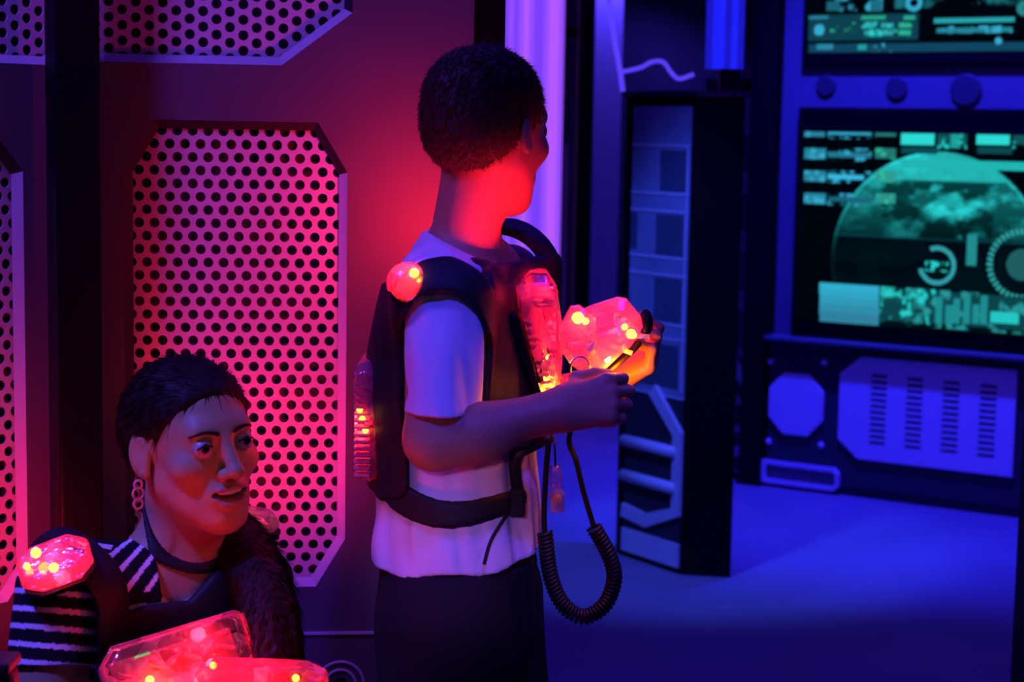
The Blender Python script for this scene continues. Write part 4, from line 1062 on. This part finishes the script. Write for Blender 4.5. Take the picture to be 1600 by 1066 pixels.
# her vest
wv = empty('light_vest', (-.34, 2.30, 0), 'black vest with clear red packs worn over the striped top of the kneeling person', 'vest')
regs = [f_line(smooth_path([PY(40, 880, 2.32), PY(75, 862, 2.24), PY(110, 872, 2.17), PY(152, 915, 2.13), PY(182, 985, 2.11), PY(204, 1085, 2.10)], 3), .033),
        f_line(smooth_path([PY(395, 850, 2.45), PY(410, 880, 2.36), PY(400, 950, 2.25), PY(380, 1050, 2.2)], 3), .045),
        f_line([proj(u, v, TOP, .01) for u, v in ((395, 890), (350, 925), (318, 960), (290, 985))], .026),
        f_box(PY(330, 1040, 2.17), (.11, .12, .072), .03), f_box(PY(45, 1000, 2.46), (.10, .09, .14), .03)]
V = on_cloth(TOP, .010, .008, lambda p: np.minimum.reduce([f(p) for f in regs]))
V.add(f_cap(PY(66, 965, 2.10), weR, .062, .07), .004, '-')
V.build('harness', VEST, wv, (-.75, 1.95, .45), (.05, 2.65, 1.02), .0035)
# shoulder lights
def shoulder_box(root, c, axx, axy, axz, name):
    m = MB(); hx, hy, hz = .043, .030, .012
    P = [c + axx * x + axy * y - axz * hz for x, y in ((-hx, -hy * .55), (-hx * .55, -hy), (hx * .6, -hy), (hx, -hy * .5), (hx, hy * .5), (hx * .6, hy), (-hx * .55, hy), (-hx, hy * .55))]
    m.prism(P, axz * hz * 2, .008, .86); o_ = m.build(name, CLEAR, root, bevel=.002)
    m = MB().prism([q - axz * .008 for q in P], axz * .007); m.build('light_base', BLACK, root); return o_
n_ = unit(A(-.12, -.66, .74)); ax = unit(A(.85, .10, .42)); ax = unit(ax - n_ * np.dot(ax, n_)); ay = np.cross(n_, ax)
c = PY(86, 880, 2.105); sb_ = shoulder_box(wv, c, ax, ay, n_, 'shoulder_dome')
for u, v, r in ((84, 887, .0055), (56, 864, .006), (42, 885, .004)): led(sb_, PY(u, v, 2.085), r)
glow('led_her_shoulder', c + n_ * .004, .40, .01)
c = PY(384, 812, 2.45); sb2 = shoulder_box(wv, c, unit(A(.9, .3, -.1)), unit(A(-.3, .9, .1)), Z, 'shoulder_dome'); led(sb2, c, .006)
lamp_('led_her_far_shoulder', 'SPOT', tuple(PY(400, 775, 2.50)), (1, .012, .03), 2.9, .01, tuple(PY(440, 655, 2.70)), 130, 1.0)
lamp_('led_her_back', 'SPOT', tuple(PY(45, 930, 2.36)), (1, .012, .03), 3.0, .01, tuple(PY(30, 820, 2.6)), 130, 1.0)
# chest pack
n_ = unit(A(.40, -.80, .42)); ax = unit(A(.92, .30, .26)); ax = unit(ax - n_ * np.dot(ax, n_)); ay = np.cross(n_, ax)
pc_ = PY(287, 1070, 2.06); hx, hy = .088, .062
out = [(-hx, -hy), (hx, -hy), (hx, hy * .92), (hx * .9, hy), (-hx * .80, hy), (-hx, hy * .72)]
P = [pc_ + ax * x + ay * y - n_ * .022 for x, y in out]
cp_ = MB().prism(P, n_ * .044, .012, .90).build('pack_shell', CLEAR2, wv, bevel=.002)
MB().prism([q - n_ * .004 for q in P], n_ * .012).build('back_plate', BLACK, wv)
MB().tube([pc_ + ax * x * 1.0 + ay * y * 1.0 + n_ * .012 for x, y in out], .0028, 8, True).build('rim', CLEAR, wv, smooth=True)
rb = MB()
for k in range(7): rb.obox(pc_ + ax * (-.062 + k * .02) + ay * (.028 + .004 * (k % 2)) + n_ * .004, [unit(ax + ay * (.7 if k % 2 else -.5)), unit(ay - ax * .5), n_], (.010, .002, .007))
for k in range(6): rb.obox(pc_ + ax * -.066 + ay * (.022 - k * .010) + n_ * .006, [ax, ay, n_], (.014, .0016, .006))
rb.build('ribs', INNER, cp_)
MB().obox(pc_ + ax * .020 + ay * .004 + n_ * .006, [ax, ay, n_], (.036, .0075, .004)).build('circuit_board', INNER, cp_, bevel=.002)
MB().obox(pc_ - n_ * .008, [ax, ay, n_], (.074, .048, .003)).build('inner_plate', mat('dull_red_plate', (.30, .09, .09), .4), cp_)
for u, v, r in ((333, 1040, .0042), (234, 1063, .0050), (262, 1075, .004)): led(cp_, PY(u, v, 2.035), r)
g = MB().obox(PY(222, 1024, 2.035), [unit(ax * 1.0 + ay * .02), ay, n_], (.009, .0012, .001)); g.build('indicator', emis('green_indicator', (.12, .8, .15), .9), cp_)
glow('led_her_pack', pc_ + n_ * .010 + ax * .02, .7, .012); glow('led_her_pack_left', pc_ + n_ * .010 - ax * .04, .45, .012)
glow('led_her_face', pc_ + n_ * .030 + ay * .05 + ax * .03, .45, .012)
# her gun
gw = empty('phaser_gun', PY(405, 1080, 2.0), 'pink glowing toy gun at the bottom edge, held low by the kneeling person', 'gun')
yg = 1.96
MB().prism([PY(u, v, yg) for u, v in ((300, 1058), (318, 1046), (400, 1048), (478, 1052), (505, 1064), (508, 1085), (480, 1100), (330, 1105), (300, 1085))], (0, .055, 0), .014, .9).build('barrel_housing', CLEAR, gw, bevel=.003)
MB().prism([PY(u, v, yg + .012) for u, v in ((340, 1100), (385, 1102), (370, 1160), (335, 1155))], (0, .03, 0), .006, .88).build('grip', CLEAR, gw, bevel=.002)
led(gw, PY(462, 1060, yg + .004), .004); glow('led_her_gun', PY(400, 1075, yg + .028), .35, .01)
# low dark box in the very corner of the picture
bx = PY(-30, 1055, 1.80)
lb = empty('low_ledge', (bx[0], bx[1], 0), 'low dark ledge cut by the bottom left corner of the picture', 'ledge')
tp = PY(18, 1034, 1.80)
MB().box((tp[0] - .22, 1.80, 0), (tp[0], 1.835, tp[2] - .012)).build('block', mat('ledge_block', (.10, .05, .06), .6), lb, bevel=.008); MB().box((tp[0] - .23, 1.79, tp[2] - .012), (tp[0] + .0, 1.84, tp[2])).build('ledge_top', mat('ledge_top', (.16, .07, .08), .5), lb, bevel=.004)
# ---------------------------------------------------------------- light
wd_ = bpy.data.worlds.new('dark_room'); sc.world = wd_; wd_.use_nodes = True
wd_.node_tree.nodes['Background'].inputs[0].default_value = (.0016, .0012, .0035, 1)
VIO = (.17, .06, 1.0); BLUE = (.065, .014, 1.0)
lamp_('ceiling_lamp_arena', 'AREA', (1.1, 3.6, 3.3), BLUE, 46, 2.4, (1.1, 3.8, 0))
lamp_('ceiling_lamp_console', 'SPOT', tuple(RW.w(x00 + .62, 3.0, -.95)), (.02, .016, 1.0), 640, .05, tuple(RW.w(x00 + .5, .25, 0)), 70, .8)
lamp_('ceiling_lamp_left', 'AREA', (-1.15, 1.55, 2.5), VIO, 19, .4, (-.3, 2.7, 1.0))
lamp_('shoulder_fill_spot', 'SPOT', (-1.25, 1.55, 2.5), (.10, .07, 1.0), 150, .05, (-.50, 2.14, .80), 17, .6)  # unseen blue spot added to brighten only her striped right shoulder
lamp_('boy_key_spot', 'SPOT', (.15, .5, 2.9), (.06, .03, 1.0), 170, .1, (-.01, 2.25, .98), 12.5, .6)  # narrow key light added for the boy alone, no visible fixture
lamp_('ceiling_lamp_pillar', 'SPOT', (-.25, 4.0, 2.9), (.04, .085, 1.0), 270, .1, (.42, 5.35, .55), 30, .6)
lamp_('ceiling_lamp_back', 'SPOT', (.47, 8.33, 2.25), (.075, .04, 1.0), 60, .04, (.47, 8.37, 1.0), 120, .6)
lamp_('face_fill_spot', 'SPOT', (.9, .5, 1.9), (.62, .85, .75), 3.6, .15, tuple(hw), 13, .7)  # added greenish fill for the woman's face, without any visible source
lamp_('shirt_fill_spot', 'SPOT', (-.15, .35, 1.35), (.42, .17, 1.0), 55, .05, (-.07, 2.22, .80), 8.5, .7)  # unseen violet fill from the camera side, added to lift the lower shirt
